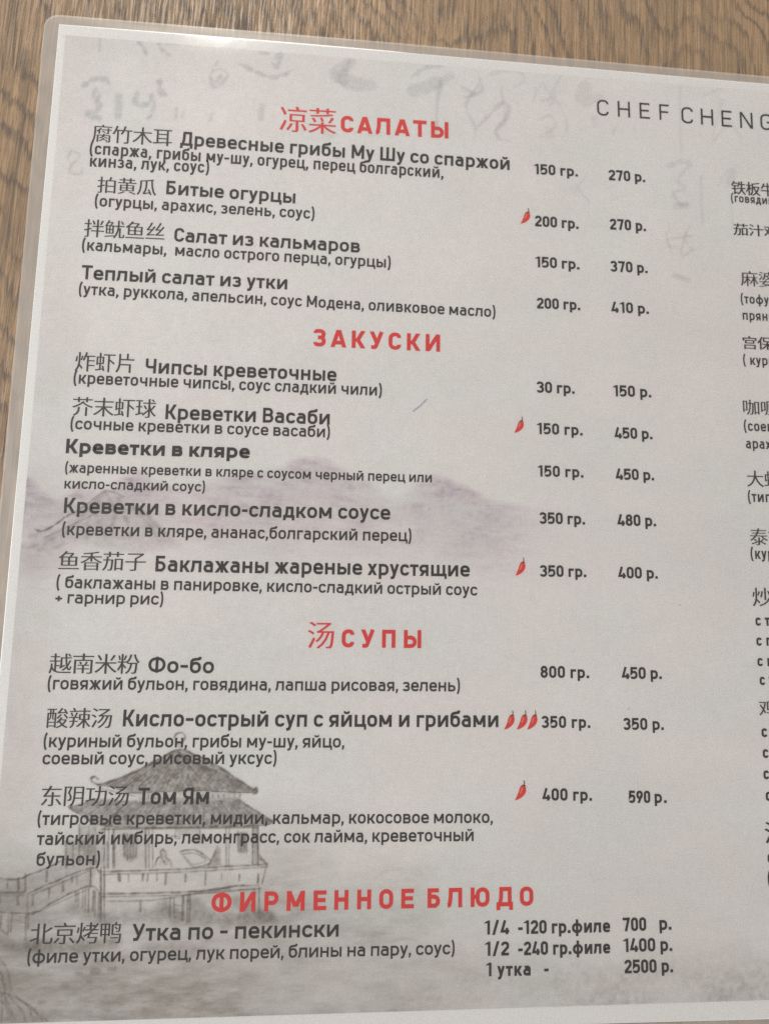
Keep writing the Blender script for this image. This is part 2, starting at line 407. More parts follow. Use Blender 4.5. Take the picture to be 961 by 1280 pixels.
(0.41,0.26,0.19,[5.7,-288.8,9.2,-289.0,13.3,-291.1,17.4,-294.1,19.9,-296.0]),
(0.41,0.26,0.19,[9.2,-289.3,11.6,-291.5,13.5,-294.0,14.1,-295.9]),
(0.41,0.26,0.19,[10.9,-289.4,14.7,-292.4,16.0,-295.9]),
(0.41,0.26,0.19,[5.9,-285.9,7.6,-290.1,8.0,-295.7]),
(0.41,0.26,0.19,[6.7,-290.1,9.5,-292.6,10.6,-295.8]),
(0.41,0.26,0.19,[11.9,-290.4,15.5,-292.4,18.5,-296.0]),
(0.41,0.26,0.19,[5.3,-284.3,7.6,-286.0,8.8,-290.1,10.9,-294.3,11.5,-295.8]),
(3.57,0.20,1.21,[13.8,-276.7,24.0,-277.5,36.3,-276.5]),
(2.55,0.20,1.21,[5.5,-275.9,12.1,-277.3,18.7,-277.9]),
(4.07,0.14,1.21,[33.2,-270.5,44.8,-269.8,53.9,-270.0]),
(3.57,0.14,1.21,[23.2,-266.9,29.6,-269.6,33.3,-271.3]),
(2.55,0.10,1.21,[12.9,-270.5,16.4,-271.0,23.4,-270.3]),
(2.04,0.09,1.21,[10.1,-279.3,18.9,-280.4,27.6,-279.7]),
(3.57,0.20,1.21,[56.7,-267.0,62.4,-271.0,72.5,-271.2,78.0,-270.4]),
(3.06,0.17,1.21,[68.6,-266.8,75.2,-269.5,79.0,-272.2]),
(3.57,0.18,1.21,[47.6,-266.8,52.3,-270.0,58.3,-270.9]),
(2.55,0.13,1.21,[43.8,-278.4,52.8,-278.2,60.0,-278.8]),
(2.04,0.08,1.21,[60.8,-277.0,70.9,-276.4]),
(2.04,0.10,1.21,[77.1,-271.7,84.6,-272.3]),
(1.78,0.17,0.49,[30.7,-283.8,31.9,-283.8]),
(1.78,0.17,0.49,[35.3,-283.4,36.5,-283.3]),
(1.27,0.17,0.49,[26.6,-284.1,27.7,-284.1]),
(1.02,0.17,0.49,[29.6,-286.5,30.7,-286.5]),
(1.02,0.17,0.49,[17.5,-291.2,18.6,-291.2]),
(1.02,0.17,0.49,[23.3,-287.2,24.4,-287.1]),
(1.02,0.12,0.61,[25.0,-151.7,21.0,-159.5,20.7,-165.8]),
(1.02,0.12,0.61,[25.0,-151.7,27.8,-157.7,27.4,-164.1]),
(1.02,0.12,0.61,[29.0,-153.7,31.8,-160.8,32.9,-165.5]),
(1.02,0.12,0.61,[33.0,-156.0,38.8,-162.2,41.4,-166.1]),
(1.02,0.12,0.61,[22.9,-153.9,18.0,-160.4,13.8,-165.2]),
(1.02,0.12,0.61,[36.2,-157.5,42.8,-163.7]),
(1.02,0.12,0.61,[22.4,-157.9,26.0,-165.7]),
(0.56,0.45,0.24,[5.8,-163.5,7.7,-164.0,10.6,-162.6,13.7,-160.0]),
(0.51,0.30,0.29,[13.7,-160.0,19.2,-156.4,25.0,-151.7,30.5,-153.2]),
(0.36,0.20,0.19,[8.5,-166.1,15.1,-162.5,23.9,-157.8]),
(1.27,0.12,0.73,[4.8,-165.6,6.3,-165.1]),
(1.27,0.12,0.73,[9.4,-166.7,10.9,-166.2]),
(1.27,0.12,0.73,[12.5,-168.4,14.0,-167.9]),
(1.27,0.12,0.73,[5.3,-168.5,6.8,-168.0]),
(1.27,0.12,0.73,[7.4,-169.6,8.8,-169.1]),
(0.76,0.10,0.36,[7.2,-43.6,6.3,-46.0,7.5,-47.8,9.1,-46.8,9.8,-44.8,8.0,-44.0]),
(0.76,0.10,0.36,[7.5,-48.7,7.1,-51.1,10.3,-51.3,11.0,-49.4]),
(3.06,0.09,0.49,[205.1,-48.1,208.1,-48.2]),
(2.04,0.06,0.49,[203.2,-73.6,207.6,-74.8]),
(0.76,0.07,0.24,[200.5,-58.2,202.4,-66.0]),
(0.76,0.07,0.24,[207.7,-58.3,205.7,-66.4,210.3,-63.9]),
(0.76,0.07,0.24,[202.0,-60.9,209.4,-59.3]),
]
CALLIG=[
(1.02,0.15,0.39,[13.2,-2.6,13.3,-8.5]),
(1.02,0.15,0.39,[25.0,-3.8,26.8,-5.8,27.9,-8.2,27.2,-9.3]),
(1.02,0.15,0.39,[31.4,-2.4,32.5,-5.8,35.3,-8.0]),
(1.02,0.15,0.39,[34.6,-3.7,37.2,-3.1]),
(1.43,0.15,0.39,[9.3,-20.9,11.7,-18.7,13.8,-18.0,16.0,-18.4,16.9,-19.3]),
(1.02,0.15,0.39,[13.2,-21.7,12.5,-23.9,13.5,-25.3,14.4,-23.7,13.2,-21.7]),
(1.43,0.15,0.39,[13.5,-26.0,14.5,-27.4,13.6,-29.8,11.1,-30.5,12.2,-31.9,15.2,-31.6,14.9,-33.1]),
(1.63,0.15,0.39,[20.4,-23.8,20.5,-30.7]),
(1.43,0.15,0.39,[26.1,-22.1,25.5,-25.5,28.1,-26.3,30.2,-24.6,30.5,-22.4]),
(1.63,0.15,0.39,[32.6,-17.6,33.4,-21.4,34.8,-22.0]),
(1.02,0.15,0.39,[31.5,-25.0,30.9,-28.9,29.7,-30.9]),
(0.61,0.15,0.39,[38.5,-26.4,38.7,-30.2]),
(0.81,0.15,0.39,[50.7,-8.7,50.4,-9.7]),
(1.02,0.15,0.39,[49.6,-11.7,48.8,-14.8,50.3,-18.1,52.8,-15.9,54.3,-12.8,51.8,-11.5,49.6,-11.9]),
(1.02,0.15,0.39,[51.9,-14.0,50.6,-16.1]),
(1.22,0.15,0.39,[64.4,-4.5,66.6,-4.5]),
(1.43,0.15,0.39,[69.4,-6.0,71.3,-4.6,69.9,-8.8,68.7,-8.1]),
(1.22,0.15,0.39,[57.8,-9.0,62.4,-11.1,67.8,-12.9,72.3,-11.7,75.1,-9.7]),
(2.44,0.15,0.39,[65.6,-23.2,65.3,-28.1]),
(0.61,0.15,0.39,[49.9,-27.4,49.2,-30.3]),
(0.61,0.15,0.39,[41.1,-27.1,40.4,-29.6]),
(3.46,0.14,0.39,[93.1,-4.5,91.0,-8.1,90.0,-10.4,92.0,-12.2]),
(3.06,0.14,0.39,[90.7,-11.5,96.4,-13.0,102.5,-13.0]),
(3.06,0.12,0.39,[94.5,-5.3,91.9,-9.0]),
(1.22,0.12,0.39,[114.6,-9.0,117.8,-5.8,122.3,-4.1,125.4,-4.1]),
(2.85,0.13,0.39,[114.3,-13.9,116.9,-13.2,121.4,-11.3,127.3,-7.4]),
(1.22,0.12,0.39,[124.1,-9.6,123.3,-16.6,122.9,-25.3,122.9,-29.2]),
(0.81,0.12,0.39,[137.3,-7.3,138.5,-11.4,135.9,-13.6,132.3,-14.8]),
(0.81,0.11,0.39,[131.4,-11.0,135.9,-13.4]),
(0.81,0.11,0.39,[137.3,-9.5,134.1,-14.7,132.8,-18.7,135.9,-25.3,135.6,-30.1]),
(1.02,0.12,0.39,[135.9,-26.2,140.5,-21.0,145.0,-15.9,147.3,-17.0,146.4,-21.5,143.2,-25.7,144.1,-29.0,147.5,-29.4]),
(0.81,0.08,0.39,[159.4,-6.6,156.1,-12.9]),
(0.81,0.07,0.39,[159.8,-8.6,162.1,-12.4,158.8,-14.1]),
(1.02,0.07,0.39,[158.3,-20.6,161.5,-19.3,163.3,-23.1,157.8,-27.4]),
(1.63,0.05,0.39,[85.5,-30.2,87.3,-32.0,89.9,-31.8]),
(1.22,0.05,0.39,[100.4,-30.9,103.9,-31.1]),
(2.85,0.10,0.39,[174.0,-7.8,172.2,-12.6,179.7,-10.6]),
(1.63,0.09,0.39,[167.2,-20.5,167.2,-24.2]),
(1.63,0.07,0.39,[177.1,-18.8,177.0,-21.1]),
(1.83,0.10,0.39,[184.3,-21.4,183.3,-24.3]),
(1.02,0.06,0.39,[156.9,-9.2,155.6,-14.9]),
(1.02,0.06,0.39,[158.6,-13.8,163.0,-12.9,161.7,-15.4]),
(1.22,0.06,0.39,[159.4,-22.9,162.4,-26.4,159.3,-27.5]),
(0.81,0.07,0.39,[207.6,-5.0,207.1,-29.0]),
(1.02,0.05,0.39,[216.5,-7.1,223.1,-3.6]),
(0.81,0.07,0.39,[222.8,-8.4,218.5,-23.9,225.1,-16.8,229.4,-23.1]),
(1.43,0.08,0.39,[202.4,-34.4,206.5,-32.7,210.0,-33.4,206.3,-37.8]),
(1.22,0.08,0.39,[205.3,-39.7,207.9,-42.3,203.8,-44.4,205.9,-47.9]),
(2.85,0.09,0.39,[204.1,-49.3,208.5,-48.6]),
(0.81,0.07,0.39,[213.8,-37.7,213.5,-54.6]),
(1.22,0.07,0.39,[223.4,-34.7,219.5,-40.5]),
(1.83,0.07,0.39,[225.2,-34.6,224.0,-39.3]),
(0.81,0.05,0.39,[223.8,-43.9,224.2,-53.9]),
(1.02,0.06,0.39,[170.3,-44.0,174.5,-50.0]),
(1.02,0.05,0.39,[173.4,-40.2,169.4,-46.8]),
(1.02,0.05,0.39,[180.6,-44.2,184.2,-43.0]),
(1.02,0.05,0.39,[182.3,-48.6,185.8,-46.5]),
(1.22,0.06,0.39,[202.0,-56.2,200.9,-62.6,205.2,-64.1]),
(1.22,0.06,0.39,[209.1,-55.8,207.1,-60.4,209.6,-64.7]),
(1.27,0.07,0.39,[140.5,-5.8,148.8,-3.0,153.0,-6.2,148.8,-10.1]),
(1.02,0.07,0.39,[144.7,-9.9,146.0,-21.6,142.7,-26.2]),
(1.27,0.07,0.39,[165.6,-3.9,162.7,-10.7,165.4,-15.6]),
]
WASHES=[
(0.42,0.36,[50.5,-225.6,54.6,-226.8,60.9,-229.8,67.8,-234.1,72.9,-237.1,68.0,-237.2,54.5,-236.7,38.7,-237.1,33.2,-235.8,28.7,-235.1,31.9,-234.3,37.6,-232.2,46.0,-227.6]),
(0.14,0.36,[39.1,-236.9,69.2,-237.1,68.1,-239.2,40.5,-239.2]),
(0.40,0.36,[39.3,-239.5,68.1,-239.2,72.4,-242.2,77.5,-245.1,75.1,-246.1,60.0,-246.5,30.3,-246.0,21.6,-241.3,29.0,-239.0]),
(0.20,0.49,[24.1,-245.6,31.1,-246.2,31.8,-257.2,27.7,-256.3,24.6,-251.6]),
(0.28,0.49,[36.3,-248.3,40.4,-248.4,40.8,-254.7,39.1,-255.7,36.8,-254.2]),
(0.36,0.49,[67.8,-248.2,70.7,-248.2,70.9,-253.7,68.7,-253.8]),
(0.10,0.49,[33.6,-247.3,43.5,-247.4,44.1,-257.3,34.3,-257.2]),
(0.16,0.36,[50.7,-247.2,57.4,-247.2,57.6,-250.7,55.2,-250.7,55.1,-249.1,51.8,-249.0]),
(0.15,0.49,[47.1,-252.8,48.4,-253.4,49.8,-256.6,46.5,-256.9]),
(0.34,0.49,[62.6,-251.8,63.3,-252.3,63.9,-257.1,60.4,-257.2,61.4,-254.5]),
(0.25,0.49,[1.7,-262.6,11.1,-262.8,11.2,-264.3,1.8,-264.1]),
(0.22,0.61,[21.4,-249.4,28.2,-249.5,30.5,-257.0,22.3,-256.0]),
(0.17,0.73,[1.4,-260.1,10.7,-260.2,16.2,-257.7,21.4,-256.0,30.5,-257.4,28.1,-262.0,13.6,-268.4,2.2,-268.0]),
(0.12,1.46,[3.2,-279.6,8.8,-284.3,11.0,-290.2,19.3,-296.0,4.6,-295.6]),
(0.10,0.97,[10.7,-164.5,17.8,-158.0,25.0,-151.7,32.9,-154.4,41.1,-160.6,47.7,-167.5,35.5,-170.2,23.1,-168.1]),
]
RIDGE=[(-1.4,-145.8),(3.6,-150.5),(11.4,-153.4),(18.7,-149.2),(25.7,-150.6),(34.0,-146.3),(45.1,-148.9),(55.9,-145.3),(68.6,-143.5),(81.4,-141.1),(89.4,-139.5),(96.0,-142.0),(104.3,-146.0),(111.0,-150.1),(120.8,-144.1),(129.2,-145.7),(137.6,-149.3),(147.9,-152.7)]


# ------------------------------------------------------------------ helpers
def link_mesh(name, me, parent=None, mats=()):
    o = bpy.data.objects.new(name, me)
    for mt in mats:
        me.materials.append(mt)
    COL.objects.link(o)
    if parent is not None:
        o.parent = parent
    return o

def mesh_obj(name, verts, faces, mat, parent=None):
    me = bpy.data.meshes.new(name)
    me.from_pydata(verts, [], faces)
    me.update()
    return link_mesh(name, me, parent, [mat] if mat else [])

class NT:
    """short hand for building node trees"""
    def __init__(self, name):
        self.m = bpy.data.materials.new(name)
        self.m.use_nodes = True
        self.t = self.m.node_tree
        self.t.nodes.clear()
    def n(self, kind, **kw):
        nd = self.t.nodes.new(kind)
        ins = kw.pop('i', {})
        for k, v in kw.items():
            setattr(nd, k, v)
        for k, v in ins.items():
            s = nd.inputs[k]
            if isinstance(v, bpy.types.NodeSocket):
                self.t.links.new(v, s)
            else:
                s.default_value = v
        return nd
    def link(self, a, b):
        self.t.links.new(a, b)
    def math(self, op, a, b=0.0, c=None, clamp=False):
        nd = self.n('ShaderNodeMath', operation=op, use_clamp=clamp)
        for k, v in enumerate((a, b, c)):
            if v is None:
                continue
            if isinstance(v, bpy.types.NodeSocket):
                self.t.links.new(v, nd.inputs[k])
            else:
                nd.inputs[k].default_value = v
        return nd.outputs[0]
    def noise(self, vec, scale, detail=3, rough=.5, dist=0.0):
        nd = self.n('ShaderNodeTexNoise', i={'Vector': vec, 'Scale': scale, 'Detail': detail, 'Roughness': rough, 'Distortion': dist})
        return nd.outputs['Fac']
    def mapped(self, vec, loc=(0, 0, 0), rot=(0, 0, 0), scale=(1, 1, 1)):
        return self.n('ShaderNodeMapping', i={'Vector': vec, 'Location': loc, 'Rotation': rot, 'Scale': scale}).outputs[0]
    def ramp(self, fac, stops, interp='LINEAR'):
        nd = self.n('ShaderNodeValToRGB', i={'Fac': fac})
        cr = nd.color_ramp
        cr.interpolation = interp
        while len(cr.elements) < len(stops):
            cr.elements.new(0.5)
        for e, (p, c) in zip(cr.elements, stops):
            e.position = p
            e.color = c if len(c) == 4 else (*c, 1)
        return nd.outputs[0]
    def mix(self, fac, a, b, mode='MIX'):
        nd = self.n('ShaderNodeMix', data_type='RGBA', blend_type=mode)
        for k, v in ((0, fac), (6, a), (7, b)):
            if isinstance(v, bpy.types.NodeSocket):
                self.t.links.new(v, nd.inputs[k])
            else:
                nd.inputs[k].default_value = v if k == 0 or len(v) == 4 else (*v, 1)
        return nd.outputs[2]
    def out(self, shader, disp=None):
        o = self.n('ShaderNodeOutputMaterial')
        self.t.links.new(shader, o.inputs[0])

# ------------------------------------------------------------------ materials
def wood_material():
    t = NT('table_oak')
    co = t.n('ShaderNodeTexCoord').outputs['Object']
    p = t.mapped(co, rot=(0, 0, math.radians(2.0)))
    sx = t.n('ShaderNodeSeparateXYZ', i={0: p}).outputs
    # growth rings cut at a slant: nested, ragged arches
    big = t.noise(t.mapped(p, loc=(2.2, .4, 0), scale=(15, 8, 1)), 1.0, 2, .45, .2)
    med = t.noise(t.mapped(p, loc=(3, 1, 0), scale=(75, 42, 1)), 1.0, 2, .5, .2)
    jag = t.noise(t.mapped(p, scale=(1000, 16, 1)), 1.0, 2, .6)          # every fibre slips a little along its length
    ph = t.math('ADD', t.math('MULTIPLY', big, 9.0), t.math('MULTIPLY', sx[0], 88.0))
    ph = t.math('ADD', ph, t.math('MULTIPLY', sx[1], 62.0))
    ph = t.math('ADD', ph, t.math('MULTIPLY', med, 2.0))
    ph = t.math('ADD', ph, t.math('MULTIPLY', jag, 1.25))
    fr = t.math('FRACT', ph)
    ring = t.ramp(fr, [(0.0, (0, 0, 0)), (.50, (.0, .0, .0)), (.66, (.75, .75, .75)), (.80, (1, 1, 1)), (.92, (0, 0, 0))])
    fib = t.noise(t.mapped(p, scale=(1900, 62, 1)), 1.0, 3, .7)
    fib2 = t.noise(t.mapped(p, loc=(7, 2, 0), scale=(620, 12, 1)), 1.0, 4, .62, .05)
    line = t.noise(t.mapped(p, loc=(2, 9, 0), scale=(800, 3.5, 1)), 1.0, 2, .5)
    pores = t.ramp(fib, [(.47, (0, 0, 0)), (.62, (1, 1, 1))])
    streak = t.ramp(fib2, [(.36, (0, 0, 0)), (.64, (1, 1, 1))])
    fine = t.ramp(line, [(.60, (0, 0, 0)), (.70, (1, 1, 1))])
    patch = t.noise(t.mapped(p, loc=(1, 5, 0), scale=(30, 16, 1)), 1.0, 3, .5)
    pm = t.ramp(patch, [(.36, (.35, .35, .35)), (.50, (1, 1, 1))])
    light = t.mix(streak, (.295, .182, .093), (.180, .110, .057))
    tone = t.noise(t.mapped(p, scale=(12, 4, 1)), 1.0, 3, .5)
    light = t.mix(t.ramp(tone, [(.38, (0, 0, 0)), (.62, (1, 1, 1))]), light, t.mix(1.0, light, (.80, .84, .90), 'MULTIPLY'))
    dk = t.math('MULTIPLY', t.math('MULTIPLY', ring, pm), t.math('ADD', .60, t.math('MULTIPLY', pores, .40)))
    col = t.mix(t.math('MULTIPLY', dk, .95), light, (.040, .031, .024))
    col = t.mix(t.math('MULTIPLY', pores, .55), col, (.080, .054, .034))
    col = t.mix(t.math('MULTIPLY', fine, .55), col, (.060, .042, .028))
    rough = t.math('ADD', .42, t.math('MULTIPLY', pores, .2))
    hgt = t.math('SUBTRACT', 1.0, t.math('ADD', t.math('MULTIPLY', pores, .6), t.math('MULTIPLY', streak, .35)))
    bmp = t.n('ShaderNodeBump', i={'Height': hgt, 'Strength': .6, 'Distance': .00022})
    b = t.n('ShaderNodeBsdfPrincipled', i={'Base Color': col, 'Roughness': rough, 'Normal': bmp.outputs[0]})
    b.inputs['Specular IOR Level'].default_value = .4
    t.out(b.outputs[0])
    return t.m

def paper_white():
    t = NT('paper_white')
    co = t.n('ShaderNodeTexCoord').outputs['Object']
    n = t.noise(t.mapped(co, scale=(900, 900, 900)), 1.0, 4, .6)
    col = t.mix(n, (.755, .735, .715), (.80, .785, .765))
    b = t.n('ShaderNodeBsdfPrincipled', i={'Base Color': col, 'Roughness': .6})
    t.out(b.outputs[0])
    return t.m

def painting_material():
    t = NT('printed_painting')
    co = t.n('ShaderNodeTexCoord').outputs['Object']
    at = t.n('ShaderNodeAttribute', attribute_name='print').outputs['Color']
    # silk weave of the scanned scroll plus printer grain
    wx = t.noise(t.mapped(co, scale=(2600, 160, 1)), 1.0, 2, .5)
    wy = t.noise(t.mapped(co, scale=(160, 2600, 1)), 1.0, 2, .5)
    gr = t.noise(t.mapped(co, scale=(2400, 2400, 1)), 1.0, 2, .6)
    s = t.math('ADD', t.math('ADD', t.math('MULTIPLY', wx, .09), t.math('MULTIPLY', wy, .09)), t.math('MULTIPLY', gr, .09))
    s = t.math('ADD', s, .865)
    col = t.n('ShaderNodeVectorMath', operation='SCALE', i={0: at})
    t.link(s, col.inputs['Scale'])
    b = t.n('ShaderNodeBsdfPrincipled', i={'Base Color': col.outputs[0], 'Roughness': .6})
    t.out(b.outputs[0])
    return t.m

def ink(name, color, var=.25, alpha=1.0):
    t = NT(name)
    co = t.n('ShaderNodeTexCoord').outputs['Object']
    n = t.noise(t.mapped(co, scale=(1800, 1800, 1)), 1.0, 3, .6)
    n2 = t.noise(t.mapped(co, scale=(60, 60, 1)), 1.0, 3, .6)
    f = t.math('ADD', t.math('MULTIPLY', n, .7), t.math('MULTIPLY', n2, .3))
    col = t.mix(f, tuple(c * (1 - var) for c in color), tuple(min(1, c * (1 + var)) for c in color))
    b = t.n('ShaderNodeBsdfPrincipled', i={'Base Color': col, 'Roughness': .55})
    sh = b.outputs[0]
    if alpha < 1:
        tr = t.n('ShaderNodeBsdfTransparent').outputs[0]
        sh = t.n('ShaderNodeMixShader', i={0: alpha, 1: tr, 2: sh}).outputs[0]
    t.out(sh)
    return t.m

def film_material(milky, name, rough=.22, gloss=1.0):
    t = NT(name)
    co = t.n('ShaderNodeTexCoord').outputs['Object']
    tr = t.n('ShaderNodeBsdfTransparent', i={0: (.985, .985, .98, 1)}).outputs[0]
    w1 = t.noise(t.mapped(co, scale=(38, 24, 1)), 1.0, 3, .5, .3)
    w2 = t.noise(t.mapped(co, scale=(500, 500, 1)), 1.0, 3, .6)
    hh = t.math('ADD', t.math('MULTIPLY', w1, 1.0), t.math('MULTIPLY', w2, .03))
    bmp = t.n('ShaderNodeBump', i={'Height': hh, 'Strength': .35, 'Distance': .0005}).outputs[0]
    gl = t.n('ShaderNodeBsdfGlossy', i={'Color': (1, 1, 1, 1), 'Roughness': rough, 'Normal': bmp}).outputs[0]
    fr = t.n('ShaderNodeFresnel', i={'IOR': 1.45, 'Normal': bmp}).outputs[0]
    sh = t.n('ShaderNodeMixShader', i={0: t.math('MULTIPLY', fr, gloss), 1: tr, 2: gl}).outputs[0]
    df = t.n('ShaderNodeBsdfDiffuse', i={'Color': (.68, .615, .545, 1)}).outputs[0]
    c = t.noise(t.mapped(co, scale=(90, 60, 1)), 1.0, 3, .6, .4)
    c = t.math('ADD', milky, t.math('MULTIPLY', t.math('SUBTRACT', c, .5), milky * .45))
    sh = t.n('ShaderNodeMixShader', i={0: c, 1: sh, 2: df}).outputs[0]
    t.out(sh)
    return t.m

M_WOOD = wood_material()
M_PAPER = paper_white()
M_PAINT = painting_material()
M_BLACK = ink('black_ink', (.026, .022, .021))
M_CJK = ink('grey_ink', (.038, .032, .029))
M_RED = ink('red_ink', (.70, .040, .036), .12)
M_CHILI = ink('chili_red_ink', (.70, .045, .035), .3)
M_STEM = ink('chili_stem_ink', (.16, .10, .045), .3)
M_SHINE = ink('chili_shine_ink', (.80, .33, .27), .1)
M_PEN = ink('blue_pen_ink', (.10, .14, .28), .3, .75)
M_FILM = film_material(.015, 'laminate_film', .09, .7)
M_MARGIN = film_material(.28, 'laminate_margin_film', .38, .6)

# ------------------------------------------------------------------ table
W = 1.4
tb = bpy.data.objects.new('wooden_table', None)
tb.location = (0.1, -0.1, -0.03)
COL.objects.link(tb)
tb['label'] = 'brown oak-grain table top lying under the laminated menu'
tb['category'] = 'table'
def rounded_slab(name, w, d, z0, z1, mat, parent, r=.004):
    pts = [(-w/2, -d/2), (w/2, -d/2), (w/2, d/2), (-w/2, d/2)]
    def ring(ins, z):
        return [(x - math.copysign(ins, x), y - math.copysign(ins, y), z) for x, y in pts]
    V = ring(r, z0) + ring(0, z0 + r) + ring(0, z1 - r) + ring(r * .3, z1 - r * .3) + ring(r, z1)
    F = [(3, 2, 1, 0), (16, 17, 18, 19)]
    for k in range(4):
        for j in range(4):
            a = k * 4 + j
            b = k * 4 + (j + 1) % 4
            F.append((a, b, b + 4, a + 4))
    return mesh_obj(name, V, F, mat, parent)
rounded_slab('tabletop', W, 1.0, 0, .03, M_WOOD, tb)

# ------------------------------------------------------------------ the menu
SHEET_W, SHEET_H = 420.0, 301.2
menu = bpy.data.objects.new('menu', None)
menu.location = (0, 0, 0.0002)
COL.objects.link(menu)
menu['label'] = 'laminated restaurant menu with red headings, dish lists and a faint pagoda painting'
menu['category'] = 'menu'

def interp(pts, v, axis):
    xs = [p[axis] for p in pts]; ys = [p[1 - axis] for p in pts]
    if xs[0] > xs[-1]:
        xs = xs[::-1]; ys = ys[::-1]
    return float(np.interp(v, xs, ys))

Z_BASE = 0.00005
Z_PAPER = 0.00030
Z_PAINT = 0.00034
Z_INK = 0.00038
Z_FILM = 0.00050

def outline(inset=0.0):
    """outline of the sheet: very slightly uneven, as cut paper is"""
    pts = []
    for x in np.linspace(0, SHEET_W, 60):
        pts.append((x, .28 * math.sin(x / 38.0 * .9) * (x < 110) - .0 - max(0, x - 110) * .0055 * (1 if x < 300 else 300.0 / x)))
    for y in np.linspace(-3, -SHEET_H + 3, 40):
        pts.append((SHEET_W, y))
    for x in np.linspace(SHEET_W, 0, 60):
        pts.append((x, -SHEET_H + .25 * math.sin(x / 60.0)))
    for y in np.linspace(-SHEET_H + 3, -3, 40):
        pts.append((-.6 * min(1, -y / 170.0), y))
    return pts

op = outline()
n = len(op)
V = [(x / 1000, y / 1000, Z_BASE) for x, y in op] + [(x / 1000, y / 1000, Z_PAPER) for x, y in op]
F = [tuple(range(n, 2 * n))[::-1], tuple(range(n))] + [(k, (k + 1) % n, n + (k + 1) % n, n + k) for k in range(n)]
paper = mesh_obj('paper', V, F, M_PAPER, menu)

# --- painted scroll print, a fine mesh whose vertices carry the printed tones
RES = 0.30
PX0, PX1, PY0, PY1 = 2.3, 417.5, -3.7, -296.4
FX = 246.0
xs = np.concatenate([np.arange(PX0, FX, RES), np.arange(FX, PX1 + .01, 1.9)])
ys = np.arange(PY0, PY1 - .01, -RES)
nx, ny = len(xs), len(ys)
rng = np.random.default_rng(7)

def value_noise(sx, sy, seed, octaves=3, rough=.5):
    """smooth noise sampled on the sheet grid; sx, sy = feature size in mm"""
    r = np.random.default_rng(seed)
    out = np.zeros((ny, nx)); amp = 1.0; tot = 0
    for o in range(octaves):
        gx = int((PX1 - PX0) / sx) + 4; gy = int((PY0 - PY1) / sy) + 4
        g = r.random((gy, gx))
        fx = (xs - PX0) / sx; fy = (PY0 - ys) / sy
        ix = fx.astype(int); iy = fy.astype(int)
        tx = fx - ix; ty = fy - iy
        tx = tx * tx * (3 - 2 * tx); ty = ty * ty * (3 - 2 * ty)
        a = g[np.ix_(iy, ix)]; b = g[np.ix_(iy, ix + 1)]; c = g[np.ix_(iy + 1, ix)]; d = g[np.ix_(iy + 1, ix + 1)]
        top = a + (b - a) * tx[None, :]; bot = c + (d - c) * tx[None, :]
        out += amp * (top + (bot - top) * ty[:, None]); tot += amp
        amp *= rough; sx /= 2.1; sy /= 2.1
    return out / tot

def sstep(a, b, x):
    t = np.clip((x - a) / (b - a), 0, 1)
    return t * t * (3 - 2 * t)

XX, YY = np.meshgrid(xs, ys)
inkd = np.zeros((ny, nx))            # density of grey ink
mauve = np.zeros((ny, nx))

def smooth_line(p, k=7):
    p = np.array(p, float).reshape(-1, 2)
    if len(p) < 3:
        return p
    q = np.vstack([2 * p[0] - p[1], p, 2 * p[-1] - p[-2]])
    out = []
    for a in range(1, len(q) - 2):
        p0, p1, p2, p3 = q[a - 1], q[a], q[a + 1], q[a + 2]
        for t in np.linspace(0, 1, k, endpoint=False):
            out.append(.5 * ((2 * p1) + (-p0 + p2) * t + (2 * p0 - 5 * p1 + 4 * p2 - p3) * t * t + (-p0 + 3 * p1 - 3 * p2 + p3) * t ** 3))
    out.append(q[-2])
    return np.array(out)

def window(p, pad):
    x0, y0 = p.min(0) - pad; x1, y1 = p.max(0) + pad
    i0 = np.searchsorted(xs, x0); i1 = np.searchsorted(xs, x1)
    j0 = np.searchsorted(-ys, -y1); j1 = np.searchsorted(-ys, -y0)
    return max(0, i0), min(nx, i1), max(0, j0), min(ny, j1)

grain = value_noise(.7, .7, 11, 2)
grain2 = value_noise(2.5, 1.6, 12, 3)

def draw_stroke(w, dens, soft, flat, rnd):
    p = smooth_line(flat)
    jit = rnd.normal(0, .04 + .01 * w, p.shape); p = p + jit
    i0, i1, j0, j1 = window(p, w + soft * 2 + .5)
    if i1 <= i0 or j1 <= j0:
        return
    X = XX[j0:j1, i0:i1]; Y = YY[j0:j1, i0:i1]
    best = np.full(X.shape, 1e9)
    L = len(p) - 1
    for k in range(L):
        a, b = p[k], p[k + 1]
        d = b - a; l2 = max(1e-9, d @ d)
        t = np.clip(((X - a[0]) * d[0] + (Y - a[1]) * d[1]) / l2, 0, 1)
        dist = np.hypot(X - a[0] - t * d[0], Y - a[1] - t * d[1])
        u = (k + .5) / L
        hw = w * .5 * (.72 + .35 * math.sin(6.3 * u * 1.7 + w * 9 + a[0])) * (1 - .45 * max(0, u - .75) * 4)
        best = np.minimum(best, dist - hw)
    s = soft + .12
    v = min(.98, dens * 2.2) * (1 - sstep(-s, s, best))
    v *= .55 + .9 * grain[j0:j1, i0:i1] * (.5 + grain2[j0:j1, i0:i1])
    inkd[j0:j1, i0:i1] = 1 - (1 - inkd[j0:j1, i0:i1]) * (1 - np.clip(v, 0, .9))

